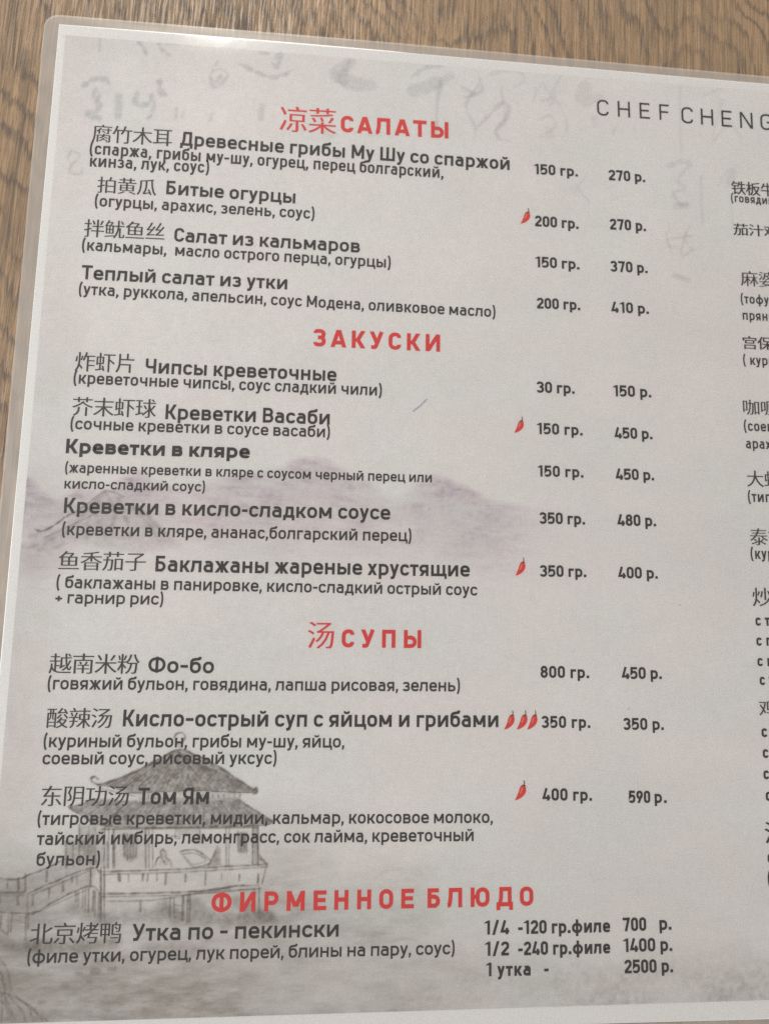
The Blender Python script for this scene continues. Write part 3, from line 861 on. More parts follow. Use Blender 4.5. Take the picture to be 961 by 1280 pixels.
def draw_wash(dens, soft, flat):
    p = np.array(flat).reshape(-1, 2)
    i0, i1, j0, j1 = window(p, soft * 2 + 1)
    if i1 <= i0 or j1 <= j0:
        return
    X = XX[j0:j1, i0:i1]; Y = YY[j0:j1, i0:i1]
    inside = np.zeros(X.shape, bool); best = np.full(X.shape, 1e9)
    n_ = len(p)
    for k in range(n_):
        a, b = p[k], p[(k + 1) % n_]
        d = b - a; l2 = max(1e-9, d @ d)
        t = np.clip(((X - a[0]) * d[0] + (Y - a[1]) * d[1]) / l2, 0, 1)
        best = np.minimum(best, np.hypot(X - a[0] - t * d[0], Y - a[1] - t * d[1]))
        if abs(d[1]) > 1e-9:
            c = (a[1] > Y) != (b[1] > Y)
            xi = a[0] + (Y - a[1]) * d[0] / d[1]
            inside ^= c & (X < xi)
    sd = np.where(inside, -best, best)
    v = dens * 1.35 * (1 - sstep(-soft, soft, sd + (grain2[j0:j1, i0:i1] - .5) * soft * 1.5))
    v *= .15 + 1.1 * grain[j0:j1, i0:i1] + .6 * (grain2[j0:j1, i0:i1])
    inkd[j0:j1, i0:i1] = 1 - (1 - inkd[j0:j1, i0:i1]) * (1 - np.clip(v, 0, .9))

rnd = np.random.default_rng(3)
for d_, s_, pts_ in WASHES:
    draw_wash(d_, max(.25, s_), pts_)
for w_, d_, s_, pts_ in STROKES:
    draw_stroke(max(.22, w_), d_, max(.1, s_), pts_, rnd)

brush = np.zeros((ny, nx))
keep = inkd.copy(); inkd[:] = 0
for w_, d_, s_, pts_ in CALLIG:
    draw_stroke(w_ * (1.35 if w_ < 2.2 else 1.6), d_ * (.62 if w_ < 2.2 else .45), .42, pts_, rnd)
brush[:] = inkd; inkd[:] = keep
for _ in range(70):                                             # dust and printing specks
    cx_ = rnd.uniform(4, 236); cy_ = rnd.uniform(-292, -6)
    draw_stroke(.22, rnd.uniform(.08, .3), .08, [cx_, cy_, cx_ + rnd.uniform(-.3, .3), cy_ + rnd.uniform(-.3, .3)], rnd)

# mauve mist and ridges behind the lists
rp = smooth_line(np.array(RIDGE), 6)
ridge_y = np.interp(xs, rp[:, 0], rp[:, 1])
below = ridge_y[None, :] - YY                                   # > 0 under the ridge line
n1 = value_noise(16, 9, 21, 4, .55); n2 = value_noise(40, 22, 22, 4, .6); n3 = value_noise(7, 1.7, 23, 4, .75)
n4 = value_noise(90, 60, 24, 3, .55); n5 = value_noise(1.3, 1.1, 25, 2, .6)
band = sstep(-1.2, 2.4, below + (n1 - .5) * 6) * (1 - sstep(6, 34, below + (n2 - .5) * 20))
mauve += band * (.03 + .80 * n1 * n3) * (.45 + 1.1 * n5) * (1 - .93 * sstep(112, 172, XX)) * (1 - .6 * sstep(96, 112, XX) * (1 - sstep(112, 125, XX)))
# aged darker border of the scroll on the left and a grey lake at the foot
left = 1 - sstep(0, 24, XX + (n2 - .5) * 16)
tone = left * (.05 + .16 * n1) * (.55 + .45 * sstep(-60, -200, YY))
foot = sstep(-232, -296, YY + (n2 - .5) * 30)
footw = (1 - sstep(95, 165, XX)) * .9 + .12
tone += foot * footw * (.12 + .36 * n3 * n1 * 2)
tone += sstep(-276, -292, YY + (n1 - .5) * 16) * (.04 + .55 * n1 * n5) * (.35 + .65 * sstep(100, 165, XX))
tone += (1 - sstep(30, 120, XX)) * sstep(-120, -290, YY) * (.03 + .09 * n3)
tone += (1 - sstep(0, 26, -YY)) * .05 * (1 - sstep(40, 120, XX)) * (.5 + n1)
cloud = (n2 - .5) * .055 + (n1 - .5) * .045 + (n4 - .5) * .05 + (n5 - .5) * .05 * (1.4 - .7 * sstep(60, 200, XX))
base = np.array([.735, .710, .690])
darkink = np.array([.115, .088, .066])
rgb = np.ones((ny, nx, 3)) * base
rgb *= (1 + cloud)[..., None]
warm = (value_noise(22, 14, 31, 3) - .5)
rgb *= 1 + warm[..., None] * np.array([.075, -.005, .0])           # faint pink and green casts
rgb *= 1 - np.clip(mauve, 0, .6)[..., None] * np.array([.80, 1.02, .80])
rgb *= 1 - np.clip(tone, 0, .6)[..., None] * np.array([.915, .945, 1.0])
rgb *= 1 - np.clip(brush, 0, .5)[..., None] * np.array([.92, .86, .80])
k = np.clip(inkd, 0, .92)[..., None]
rgb = rgb * (1 - k) + darkink * k
me = bpy.data.meshes.new('painting')
co = np.empty((ny * nx, 3), np.float32)
co[:, 0] = XX.ravel() / 1000; co[:, 1] = YY.ravel() / 1000; co[:, 2] = Z_PAINT
idx = np.arange(ny * nx).reshape(ny, nx)
quads = np.stack([idx[1:, :-1], idx[1:, 1:], idx[:-1, 1:], idx[:-1, :-1]], -1).reshape(-1, 4).astype(np.int32)
me.vertices.add(len(co)); me.vertices.foreach_set('co', co.ravel())
me.loops.add(quads.size); me.loops.foreach_set('vertex_index', quads.ravel())
me.polygons.add(len(quads)); me.polygons.foreach_set('loop_start', np.arange(0, quads.size, 4, dtype=np.int32))
me.update(calc_edges=True)
at = me.color_attributes.new('print', 'FLOAT_COLOR', 'POINT')
at.data.foreach_set('color', np.concatenate([rgb.reshape(-1, 3), np.ones((ny * nx, 1))], 1).astype(np.float32).ravel())
painting = link_mesh('painting', me, paper, [M_PAINT])
painting['label'] = 'grey ink painting of a waterside pagoda and misty hills'

# ------------------------------------------------------------------ lettering: a DIN-like stroke alphabet
def fillet(pts, closed=False, seg=6):
    out = []
    n_ = len(pts)
    for k_ in range(n_):
        p = pts[k_]
        r = p[2] if len(p) > 2 else 0
        if r <= 0 or (not closed and k_ in (0, n_ - 1)):
            out.append((p[0], p[1])); continue
        a = pts[k_ - 1]; b = pts[(k_ + 1) % n_]
        P = Vector((p[0], p[1])); A = Vector((a[0], a[1])) - P; B = Vector((b[0], b[1])) - P
        la, lb = A.length, B.length
        if la < 1e-6 or lb < 1e-6:
            out.append((p[0], p[1])); continue
        A.normalize(); B.normalize()
        ang = A.angle(B)
        d = min(r / math.tan(ang / 2), la * .999 if (len(a) < 3 or a[2] <= 0) else la * .5, lb * .999 if (len(b) < 3 or b[2] <= 0) else lb * .5)
        rr = d * math.tan(ang / 2)
        C = P + (A + B).normalized() * (rr / math.sin(ang / 2))
        s = P + A * d - C; e = P + B * d - C
        a0 = math.atan2(s.y, s.x); a1 = math.atan2(e.y, e.x)
        while a1 - a0 > math.pi: a1 -= 2 * math.pi
        while a1 - a0 < -math.pi: a1 += 2 * math.pi
        for j in range(seg + 1):
            t = a0 + (a1 - a0) * j / seg
            out.append((C.x + rr * math.cos(t), C.y + rr * math.sin(t)))
    res = [out[0]]
    for q in out[1:]:
        if math.hypot(q[0] - res[-1][0], q[1] - res[-1][1]) > 1e-5:
            res.append(q)
    if closed and math.hypot(res[0][0] - res[-1][0], res[0][1] - res[-1][1]) < 1e-5:
        res.pop()
    return res

def ribbon(pts, w, closed=False):
    """list of quads covering a line of width w"""
    n_ = len(pts); h = w / 2
    L, R = [], []
    for k_ in range(n_):
        if closed:
            a, b, c = pts[k_ - 1], pts[k_], pts[(k_ + 1) % n_]
        else:
            a, b, c = pts[max(0, k_ - 1)], pts[k_], pts[min(n_ - 1, k_ + 1)]
        d1 = Vector((b[0] - a[0], b[1] - a[1])); d2 = Vector((c[0] - b[0], c[1] - b[1]))
        if d1.length < 1e-9: d1 = d2.copy()
        if d2.length < 1e-9: d2 = d1.copy()
        d1.normalize(); d2.normalize()
        n1_ = Vector((-d1.y, d1.x)); n2_ = Vector((-d2.y, d2.x))
        mm_ = n1_ + n2_
        if mm_.length < 1e-6: mm_ = n1_.copy()
        mm_.normalize()
        s = h / max(.35, mm_.dot(n1_))
        L.append((b[0] + mm_.x * s, b[1] + mm_.y * s)); R.append((b[0] - mm_.x * s, b[1] - mm_.y * s))
    q = []
    for k_ in range(n_ if closed else n_ - 1):
        j = (k_ + 1) % n_
        q.append([R[k_], R[j], L[j], L[k_]])
    return q

XH = .735
def glyph(ch, w, k):
    """quads (in cap heights) and advance of a letter; w stroke, k width factor"""
    S_ = []                     # list of strokes, each a list of polygons
    h = w / 2
    def P(*pts, closed=False): S_.append(ribbon(fillet(list(pts), closed), w, closed))
    def Dg(x0, y0, x1, y1, ww=None):      # diagonal whose ends are cut level
        ww = ww or w
        dx, dy = x1 - x0, y1 - y0
        hx = ww / 2 * math.hypot(dx, dy) / max(1e-6, abs(dy))
        S_.append([[(x0 - hx, y0), (x0 + hx, y0), (x1 + hx, y1), (x1 - hx, y1)]])
    def box(x0, y0, x1, y1): S_.append([[(x0, y0), (x1, y0), (x1, y1), (x0, y1)]])
    sb, so = .085, .055          # side bearings: straight and round
    lo = ch.lower() if ch in 'ВГЖЗИЙКЛМНОПСТХЦЧШЩЫЬЮЯ' else ch
    up = lo != ch
    H = 1.0 if up else XH
    f = 1.10 if up else 1.0
    t = H - h
    bl, br = sb, sb
    W = .52 * k * f
    r = W - h
    rad = min(.5 * (W - w), .5 * (H - w)) * (.92)
    if lo in 'оc' and lo == 'о':
        P((h, h, rad), (r, h, rad), (r, t, rad), (h, t, rad), closed=True); bl = br = so
    elif lo == 'с':
        W *= .93; r = W - h
        P((r, H * .70), (r, t, rad), (h, t, rad), (h, h, rad), (r, h, rad), (r, H * .30)); bl = so; br = .04
    elif lo == 'C' or lo == 'G':
        W = .56 * k; r = W - h; rad = .5 * (W - w) * .9; t = 1 - h
        if lo == 'C': P((r, .74), (r, t, rad), (h, t, rad), (h, h, rad), (r, h, rad), (r, .26))
        else: P((r, .76), (r, t, rad), (h, t, rad), (h, h, rad), (r, h, rad), (r, .48), (W * .55, .48))
        bl = br = so
    elif ch == 'а':
        W = .49 * k; r = W - h; ym = .435; rd = (ym - w) * .5 + .03
        P((h + .035, t - .055, .05), (h + .09, t, .08), (r, t, rad), (r, 0))
        P((r, ym), (h, ym, rd), (h, h, rd), (r, h)); bl = .05
    elif ch == 'б':
        P((h, h, rad), (r, h, rad), (r, t - .02, rad), (h, t - .02, rad), closed=True)
        P((h, .36), (h, .83, .17), (r - .0, .90, .05), (r + .005, 1.03)); bl = br = so
    elif lo == 'в':
        W = .51 * k * f; r = W - h; ym = H * .52
        ra = (t - ym) * .48; rb = (ym - h) * .48
        P((h, 0), (h, H - .0005)); P((h, t), (r - .035, t, ra), (r - .035, ym, ra), (h, ym)); P((h, ym), (r, ym, rb), (r, h, rb), (h, h)); br = so
    elif lo == 'г':
        W = (.40 if not up else .47) * k; P((h, 0), (h, t), (W, t)); br = .02
    elif ch in 'дД':
        H = 1.0 if ch == 'Д' else XH; t = H - h
        W = (.60 if ch == 'д' else .70) * k; r = W - h; dsc = -.17 if ch == 'д' else -.19
        P((h, dsc), (h, h), (r, h), (r, dsc))
        P((h + .085, h), (h + .15, H * .45), (h + .165, t), (r - .075, t), (r - .075, h)); bl = br = .03
    elif ch == 'е':
        W = .52 * k; r = W - h; md = XH * .5
        P((h, md), (r, md), (r, t, rad), (h, t, rad), (h, h, rad), (r - .01, h, rad * .7), (r + .0, .19)); bl = so; br = .04
    elif lo == 'ж':
        W = .76 * k * f; c = W / 2; hx = w * .62; md = H / 2
        P((c, 0), (c, H)); 
        for sg in (-1, 1):
            Dg(c + sg * (W / 2 - hx), H, c + sg * .06, md - .03); Dg(c + sg * .06, md + .03, c + sg * (W / 2 - hx), 0)
        bl = br = .02
    elif lo == 'з':
        W = .47 * k * f; r = W - h; ym = H * .52; ra = (t - ym) * .49; rb = (ym - h) * .49
        P((h, H * .77), (h, t, .13), (r - .02, t, ra), (r - .02, ym, ra), (W * .36, ym)); P((W * .36, ym), (r, ym, rb), (r, h, rb), (h, h, .13), (h, H * .24)); bl = .045; br = so
    elif lo in 'ий':
        W = .56 * k * f; r = W - h
        P((h, 0), (h, H)); P((r, 0), (r, H)); Dg(h + .02, w * .12, r - .02, H - w * .12)
        if lo == 'й':
            S_.append(ribbon(fillet([(W * .5 - .13, H + .22), (W * .5 - .12, H + .11, .08), (W * .5 + .12, H + .11, .08), (W * .5 + .13, H + .22)]), w * .75))
    elif lo == 'к':
        W = .52 * k * f; r = W - h; hx = w * .6; md = H * .47
        P((h, 0), (h, H)); P((h, md), (W * .42, md)); Dg(W - hx, H, W * .40, md - .05); Dg(W * .40, md + .07, W - hx + .01, 0); br = .015
    elif lo == 'л':
        W = .55 * k * f; r = W - h
        P((0, h), (.10, h, .075), (.145 * f, H * .5), (.155 * f, t), (r, t), (r, 0)); bl = .035
    elif lo == 'м':
        W = .66 * k * f; r = W - h
        P((h, 0), (h, H)); P((r, 0), (r, H)); Dg(W / 2 - .015, H * .20, h + .0, H); Dg(W / 2 + .015, H * .20, r - .0, H)
    elif lo in 'нН':
        P((h, 0), (h, H)); P((r, 0), (r, H)); P((h, H * .52), (r, H * .52))
    elif ch in 'HEFN':
        H = 1; t = 1 - h; W = {'H': .60, 'E': .50, 'F': .48, 'N': .62}[ch] * k; r = W - h
        P((h, 0), (h, 1))
        if ch in 'HN': P((r, 0), (r, 1))
        if ch == 'H': P((h, .51), (r, .51))
        if ch == 'N': Dg(h + .01, 1, r - .01, 0)
        if ch in 'EF': P((h, t), (W, t)); P((h, .51), (W * .92, .51))
        if ch == 'E': P((h, h), (W, h))
    elif ch in 'ЕБ':
        H = 1; t = 1 - h; W = .52 * k; r = W - h
        P((h, 0), (h, 1)) if ch == 'Е' else None
        if ch == 'Е': P((h, t), (W, t)); P((h, .51), (W * .93, .51)); P((h, h), (W, h)); br = .04
        else: P((W * .9, t), (h, t), (h, h), (r - .1, h)); P((h, .57), (r, .57, .25), (r, h, .25), (h, h))
    elif lo == 'п':
        P((h, 0), (h, t), (r, t), (r, 0))
    elif ch in 'рРФф':
        if ch in 'рР':
            y0 = h if ch == 'р' else .42; T = XH - h if ch == 'р' else 1 - h
            W = (.53 if ch == 'р' else .56) * k; r = W - h; rd = min((W - w) * .5, (T - y0) * .5) * .95
            P((h, -.235 if ch == 'р' else 0), (h, T + h))
            if ch == 'р': P((h, T), (r, T, rd), (r, y0, rd), (h, y0))
            else: P((h, T), (r, T, rd), (r, y0, rd), (h, y0))
            br = so
        else:
            W = (.74 if ch == 'ф' else .80) * k; r = W - h; c = W / 2
            y0, T = (h, XH - h) if ch == 'ф' else (.13, .87)
            rd = (T - y0) * .48
            P((h, y0, rd), (r, y0, rd), (r, T, rd), (h, T, rd), closed=True); P((c, -.235 if ch == 'ф' else 0), (c, 1.0)); bl = br = so
    elif lo == 'т':
        W = (.46 if not up else .58) * k; P((0, t), (W, t)); P((W / 2, 0), (W / 2, H)); bl = br = .02
    elif ch in 'уУ':
        H = XH if ch == 'у' else 1.0
        W = (.52 if ch == 'у' else .60) * k; hx = w * .56; y0 = .0 if ch == 'у' else .30
        Dg(hx, H, W * .52, y0 + .03)
        if ch == 'у':
            x1 = W * .34; P((W - hx - .0, H), (x1 + .03, -.13, .07), (x1 - .14, -.165)); 
        else:
            P((W - hx, H), (W * .42, .09, .1), (W * .12, h))
        bl = br = .015
    elif lo == 'х':
        W = .52 * k * f; hx = w * .6
        Dg(hx, H, W - hx, 0); Dg(W - hx, H, hx, 0); bl = br = .02
    elif lo == 'ц':
        W = .54 * k * f; r = W - h; P((h, H), (h, h), (W + .09, h)); P((r, h), (r, H)); box(W + .09 - w * .8, -.17, W + .09, w); W += .07; br = .03
    elif lo == 'ч':
        P((h, H), (h, H * .42, .15), (r, H * .42)); P((r, 0), (r, H))
    elif lo in 'шщ':
        W = .78 * k * f; r = W - h
        P((h, H), (h, h), (r, h), (r, H)); P((W / 2, h), (W / 2, H))
        if lo == 'щ': P((r, h), (W + .09, h)); box(W + .09 - w * .8, -.17, W + .09, w); W += .07; br = .03
    elif lo in 'ьыя':
        W = .50 * k * f; r = W - h; ym = H * .58; rd = (ym - h) * .48
        if lo == 'я':
            yb = H * .40; rd = (t - yb) * .48
            P((r, 0), (r, H)); P((r, t), (h, t, rd), (h, yb, rd), (r, yb)); Dg(w * .62, 0, W * .52, yb); bl = .04
        else:
            P((h, 0), (h, H)); P((h, ym), (r, ym, rd), (r, h, rd), (h, h)); br = so
            if lo == 'ы': P((r + .10 + w * .75, 0), (r + .10 + w * .75, H)); W = r + .10 + w * 1.25; br = sb
    elif lo == 'ю':
        W = .72 * k * f; r = W - h; x0 = W * .34 + h * .3; rd = min((r - x0) * .5, (t - h) * .5) * .95
        P((h, 0), (h, H)); P((h, H * .52), (x0, H * .52)); P((x0, h, rd), (r, h, rd), (r, t, rd), (x0, t, rd), closed=True); br = so
    elif ch == 'А':
        W = .66 * k; hx = w * .53
        Dg(hx, 0, W / 2 - w * .08, 1); Dg(W - hx, 0, W / 2 + w * .08, 1); P((W * .2, .27), (W * .8, .27)); bl = br = .01
    elif ch == 'Я':
        pass
    elif ch.isdigit():
        H = 1; t = 1 - h; W = .52 * k; r = W - h; rd = (W - w) * .48; bl = br = .045
        if ch == '0': P((h, h, rd), (r, h, rd), (r, t, rd), (h, t, rd), closed=True)
        elif ch == '1': W = .36 * k; P((W - h, 0), (W - h, 1)); Dg(w * .35, .80, W - h - .01, .965, w * .72); br = .09
        elif ch == '2': P((h, .72), (h, t, rd), (r, t, rd), (r, .60, .12), (h + .02, w * .9), (h + .02, h), (W, h))
        elif ch == '3': P((h, .76), (h, t, .16), (r - .015, t, .2), (r - .015, .53, .2), (W * .4, .53)); P((W * .4, .53), (r, .53, .21), (r, h, .21), (h, h, .17), (h, .23))
        elif ch == '4': W = .56 * k; P((W * .52, 1.0), (h + .01, .22), (W, .22)); P((W * .74, 0), (W * .74, .46)); bl = br = .03
        elif ch == '5': P((W - .03, t), (h + .02, t), (h, .50), (h + .06, .565, .05), (r, .60, .22), (r, h, .22), (h, h, .17), (h, .20))
        elif ch == '6': P((h, h, rd), (r, h, rd), (r, .58, rd), (h, .58, rd), closed=True); Dg(h + .02, .38, W * .66, 1.0)
        elif ch == '7': P((h, .80), (h, t), (r, t), (r - .01, .86), (W * .42, 0))
        elif ch == '8': P((h, h, .21), (r, h, .21), (r, .53, .21), (h, .53, .21), closed=True); P((h + .02, .53, .2), (r - .02, .53, .2), (r - .02, t, .2), (h + .02, t, .2), closed=True)
        elif ch == '9': P((h, .42, rd), (r, .42, rd), (r, t, rd), (h, t, rd), closed=True); Dg(W * .34, 0, r - .02, .62)
    elif ch == '.':
        W = w * 1.12; box(0, 0, W, W); bl = .055; br = .055
    elif ch == ',':
        W = w * 1.05; S_.append([[(-.02, -.17), (.07, -.17), (W, .02), (0, .0)]]); box(0, 0.001, W, W * 1.1); bl = .06; br = .055
    elif ch == '-':
        W = .36; P((0, .40), (W, .40)); bl = br = .05
    elif ch == '–':
        W = .46; P((0, .42), (W, .42)); bl = br = .06
    elif ch == '+':
        W = .42 * k; P((0, .38), (W, .38)); P((W / 2, .17), (W / 2, .59)); bl = br = .05
    elif ch == '/':
        W = .40 * k; Dg(w * .4, -.03, W - w * .4, 1.03); bl = br = .01
    elif ch in '()':
        W = .22 * k
        pts = [(W - .02, 1.08), (h + .02, .86, .3), (h - .01, .44, .4), (h + .02, .02, .3), (W - .02, -.20)]
        pts = [(W - h * .3 - .22 * math.cos(a) * .85, .44 + .64 * math.sin(a)) for a in np.linspace(1.35, -1.35, 13)]
        if ch == ')': pts = [(W - x, y) for x, y in pts]
        S_.append(ribbon(pts, w * .92)); bl = br = .035
    elif ch == ' ':
        return [], .27 * (.6 + .4 * k)
    else:
        W = .1
    out = []
    for st in S_:
        out.append([[(x + bl, y) for x, y in q] for q in st])
    return out, W + bl + br

STYLE = {   # stroke (cap heights), width factor, ink
    'title': (.174, 1.06, M_BLACK), 'desc': (.156, 1.02, M_BLACK), 'wt': (.200, .96, M_BLACK), 'head': (.215, 1.32, M_RED),
    'arial': (.215, 1.12, M_BLACK), 'small': (.158, 1.05, M_BLACK), 'logo': (.112, 1.22, M_BLACK), 'rdesc': (.155, 1.0, M_BLACK), 'rbold': (.19, 1.05, M_BLACK)}

def text_line(name, style, text, x, y, slope, width, cap, parent):
    w, k, mat = STYLE[style]
    if width > 0 and style not in ('head', 'logo'):
        # fit the letter widths to the measured line
        nat = lambda kk: cap * (sum(glyph(c, w, kk)[1] for c in text) - .1)
        k_lo, k_hi = k * .80, k * 1.25
        for _ in range(12):
            km = (k_lo + k_hi) / 2
            if nat(km) > width: k_hi = km
            else: k_lo = km
        k = km
    gl = [glyph(c, w, k) for c in text]
    if style == 'head':
        gl = [(s_, .02 if c == ' ' else a_) for (s_, a_), c in zip(gl, text)]
    total = sum(a for _, a in gl) - .1
    track = (width / cap - total) / max(1, len(text) - 1) if width > 0 else .02
    slope = max(-.010, min(.012, slope))
    ca, sa = math.cos(slope), math.sin(slope)
    V, F = [], []
    pen = -.04
    lay = 0
    for strokes, adv in gl:
        for si, st in enumerate(strokes):
            z = (si % 5) * 3e-6
            for q in st:
                b = len(V)
                for gx, gy in q:
                    lx = (pen + gx) * cap; ly = gy * cap
                    V.append(((x + lx * ca - ly * sa) / 1000, (y + lx * sa + ly * ca) / 1000, Z_INK + z))
                F.append(tuple(range(b, b + len(q))))
        pen += adv + track
    o = mesh_obj(name, V, F, mat, parent)
    return o

GROUPS = {'dish_name': None}
for (name, style, text, x, y, sl, wd, cap) in LINES:
    o = text_line(name, style, text, x, y, sl, wd, cap, paper)
    if name == 'section_heading':
        o['label'] = 'red printed heading ' + text
    elif name == 'restaurant_name':
        o['label'] = 'thin dark capitals ' + text

# ------------------------------------------------------------------ Chinese lettering (Blender's own built-in font)
def cjk_line(text, x, y, slope, width, height, kind, parent):
    mat = M_RED if kind == 'r' else M_CJK
    if kind == 'b':
        mat = M_BLACK
    off = {'k': -.0085, 'r': -.0080, 'b': -.002}[kind]
    n_ = len(text)
    pitch = width / n_
    V, F = [], []
    for ci, c in enumerate(text):
        cu = bpy.data.curves.new('glyph', 'FONT')
        cu.body = c
        cu.size = 1.0
        cu.offset = off
        cu.resolution_u = 3
        tmp = bpy.data.objects.new('glyph', cu)
        COL.objects.link(tmp)
        bpy.context.view_layer.update()
        dg = bpy.context.evaluated_depsgraph_get()
        me_ = bpy.data.meshes.new_from_object(tmp.evaluated_get(dg))
        vs = [v.co.copy() for v in me_.vertices]
        fs = [tuple(p.vertices) for p in me_.polygons]
        bpy.data.objects.remove(tmp); bpy.data.curves.remove(cu); bpy.data.meshes.remove(me_)
        # em box of the ideographs: about 0..0.93 wide, -0.10..0.80 high
        if not vs:
            continue
        mx0 = min(v.x for v in vs); mx1 = max(v.x for v in vs); my0 = min(v.y for v in vs); my1 = max(v.y for v in vs)
        sx = pitch * .96 / CJK_EM; sy = height / CJK_EM * .985
        cx = (mx0 + mx1) / 2; cyy = (my0 + my1) / 2
        # vertical stems a little heavier than the level ones, as in a Song face
        for layer, dx in enumerate((-.0145, .0, .0145) if kind != 'b' else (-.016, .0, .016)):
            b = len(V)
            for v in vs:
                lx = (ci + .5) * pitch + (v.x - CJK_CX + dx) * sx
                ly = height / 2 + (v.y - CJK_CY) * sy
                V.append(((x + lx - ly * slope * .6) / 1000, (y + ly + lx * slope) / 1000, Z_INK + 4e-6 * layer))
            F += [tuple(b + q for q in f_) for f_ in fs]
    return mesh_obj('chinese_name', V, F, mat, parent)

CJK_EM, CJK_CX, CJK_CY = .92, .50, .38
_c = bpy.data.curves.new('probe', 'FONT'); _c.body = '口国圆鱼'; _o = bpy.data.objects.new('probe', _c); COL.objects.link(_o)
bpy.context.view_layer.update()
_b = [Vector(v) for v in _o.bound_box]
_w = (max(v.x for v in _b) - min(v.x for v in _b)); _h = (max(v.y for v in _b) - min(v.y for v in _b))
CJK_CY = (max(v.y for v in _b) + min(v.y for v in _b)) / 2
CJK_EM = _h
CJK_CX = (_w / 4) / 2 + min(v.x for v in _b) / 2
bpy.data.objects.remove(_o); bpy.data.curves.remove(_c)
for (text, x, y, sl, wd, ht, kind) in CJK:
    o = cjk_line(text, x, y, max(-.01, min(.01, sl)), wd, ht, kind, paper)
    if kind == 'r':
        o['label'] = 'red Chinese characters ' + text

# ------------------------------------------------------------------ chili marks
def chili(x, y, hgt, wid, parent):
    def P_(u, v):
        return (x + u * wid, y + v * hgt)
    cl = [(.02, .02), (.22, .10), (.42, .22), (.58, .36), (.68, .50), (.74, .62), (.78, .72), (.80, .78)]
    hw = [.01, .14, .24, .31, .34, .31, .22, .06]
    V, F = [], []
    z = Z_INK
    for (u, v), q in zip(cl, hw):
        nx_, ny_ = .80, -.40
        a = P_(u + nx_ * q, v + ny_ * q * wid / hgt); b = P_(u - nx_ * q, v - ny_ * q * wid / hgt)
        V += [(a[0] / 1000, a[1] / 1000, z), (b[0] / 1000, b[1] / 1000, z)]
    for k_ in range(len(cl) - 1):
        F.append((2 * k_, 2 * k_ + 2, 2 * k_ + 3, 2 * k_ + 1))
    body = mesh_obj('chili_mark', V, F, M_CHILI, parent)
    nb = len(V)
    body.data.materials.append(M_STEM); body.data.materials.append(M_SHINE)
    me_ = body.data
    V2 = [tuple(v.co) for v in me_.vertices]; F2 = [tuple(p.vertices) for p in me_.polygons]
    mi = [0] * len(F2)
    st = [ribbon([P_(.79, .74), P_(.84, .86), P_(.80, 1.0)], wid * .09), ribbon([P_(.60, .70), P_(.78, .77), P_(.93, .72)], wid * .10)]
    for q in st[0] + st[1]:
        b = len(V2); V2 += [(px / 1000, py / 1000, z + 4e-6) for px, py in q]; F2.append((b, b + 1, b + 2, b + 3)); mi.append(1)
    for q in ribbon([P_(.46, .36), P_(.58, .50), P_(.64, .64)], wid * .07):
        b = len(V2); V2 += [(px / 1000, py / 1000, z + 6e-6) for px, py in q]; F2.append((b, b + 1, b + 2, b + 3)); mi.append(2)
    me_.clear_geometry(); me_.from_pydata(V2, [], F2); me_.polygons.foreach_set('material_index', mi); me_.update()
    return body
for c in CHILI:
    chili(c[0], c[1], c[2], c[3], paper)

# blue biro tick
x0, y0, x1, y1 = PEN
mid = ((x0 + x1) / 2 + .25, (y0 + y1) / 2 - .15)
q = ribbon([(x0, y0), mid, (x1, y1)], .22)
V = [(px / 1000, py / 1000, Z_FILM + .00009) for f_ in q for px, py in f_]
mesh_obj('pen_scratch', V, [tuple(range(4 * k_, 4 * k_ + 4)) for k_ in range(len(q))], M_PEN, menu)

# ------------------------------------------------------------------ laminate
def film_outline(r=4.6):
    ml, mt, mr, mb = 4.7, 3.5, 5.0, 4.5
    x0, x1, y0, y1 = -ml, SHEET_W + mr, -SHEET_H - mb, mt
    pts = []
    for cx, cy_, a0 in ((x0 + r, y1 - r, 90), (x0 + r, y0 + r, 180), (x1 - r, y0 + r, 270), (x1 - r, y1 - r, 0)):
        for j in range(9):
            a = math.radians(a0 + 90 * j / 8)
            pts.append((cx + r * math.cos(a), cy_ + r * math.sin(a)))
    return pts
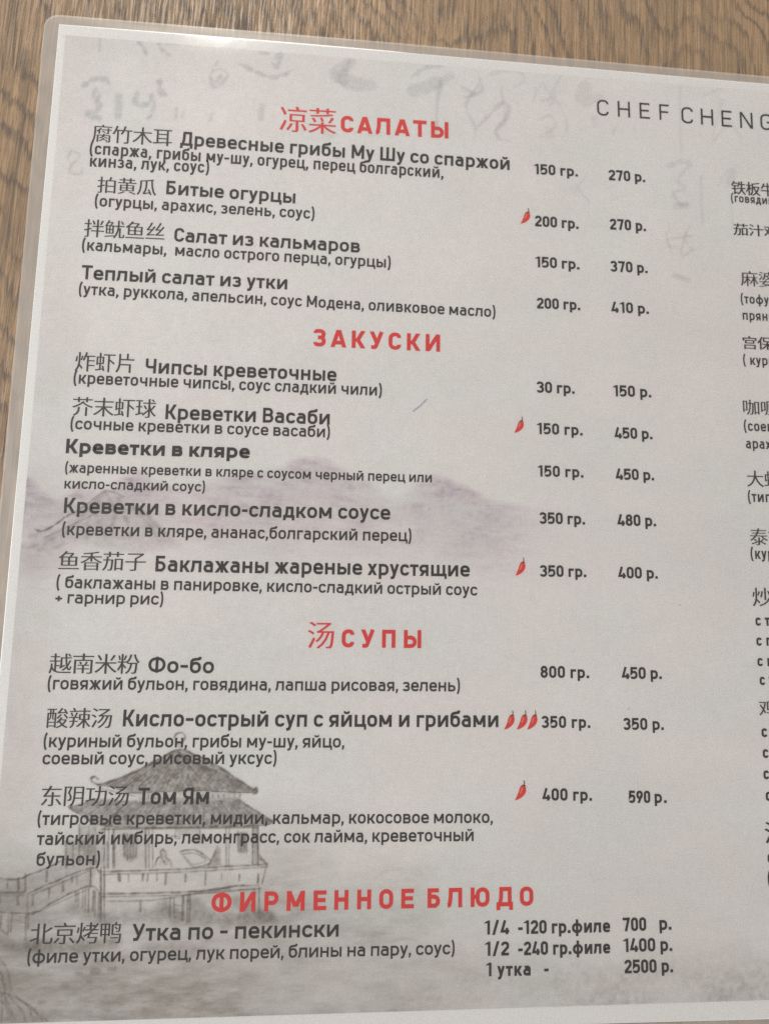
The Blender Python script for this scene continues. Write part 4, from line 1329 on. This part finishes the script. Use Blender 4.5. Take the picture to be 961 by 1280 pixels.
# outer outline sampled finely, inner outline hugging the paper
fo = film_outline()
def resample(pts, step):
    out = []
    for k_ in range(len(pts)):
        a, b = pts[k_], pts[(k_ + 1) % len(pts)]
        n_ = max(1, int(math.hypot(b[0] - a[0], b[1] - a[1]) / step))
        for j in range(n_):
            out.append((a[0] + (b[0] - a[0]) * j / n_, a[1] + (b[1] - a[1]) * j / n_))
    return out
fo = resample(fo, 3.0)
def sheet_clamp(x, y, off):
    tx = -max(0, min(300, x) - 110) * .0055
    lx = -.6 * min(1, -min(0, y) / 170.0)
    return (min(SHEET_W + off, max(lx - off, x)), max(-SHEET_H - off, min(tx + off, y)))
NR = 6
rings = []
for (x, y) in fo:
    ix, iy = sheet_clamp(x, y, .12)
    if x < 5 and y > -3: ox, oy = x, y
    ox, oy = x, y - max(0, min(300, x) - 110) * .0085 * (y > -10)
    rings.append([(ox + (ix - ox) * j / (NR - 1), oy + (iy - oy) * j / (NR - 1)) for j in range(NR)])
V, F = [], []
nf = len(rings)
for k_, rg in enumerate(rings):
    for j, (x, y) in enumerate(rg):
        wv = .00007 * math.sin(x * .16 + y * .21) * math.sin(math.pi * j / (NR - 1)) 
        zz = .00012 + (Z_PAPER * .7 - .00012) * (j / (NR - 1)) ** 1.5 + max(-.0001, wv)
        V.append((x / 1000, y / 1000, zz))
for k_ in range(nf):
    for j in range(NR - 1):
        a = k_ * NR + j; b = ((k_ + 1) % nf) * NR + j
        F.append((a, b, b + 1, a + 1))
mg = mesh_obj('laminate_margin', V, F, M_MARGIN, menu)
for p_ in mg.data.polygons: p_.use_smooth = True
# clear film lying over the print: a gently undulating sheet
gx = np.linspace(-.5, SHEET_W + .5, 90); gy = np.linspace(.3, -SHEET_H - .3, 70)
V, F = [], []
for y in gy:
    for x in gx:
        x_, y_ = sheet_clamp(x, y, .0)
        e = min(1.0, min(x_ + .5, SHEET_W - x_, -y_ + 1, SHEET_H + y_) / 4.0); e = max(0, e)
        V.append((x_ / 1000, y_ / 1000, Z_FILM - .00008 * (1 - e) + .00004 * e * math.sin(x * .045 + 1.3 * math.sin(y * .03)) * math.sin(y * .037)))
w_ = len(gx)
for j in range(len(gy) - 1):
    for i in range(w_ - 1):
        a = j * w_ + i
        F.append((a + w_, a + w_ + 1, a + 1, a))
fl = mesh_obj('laminate_film', V, F, M_FILM, menu)
for p_ in fl.data.polygons: p_.use_smooth = True
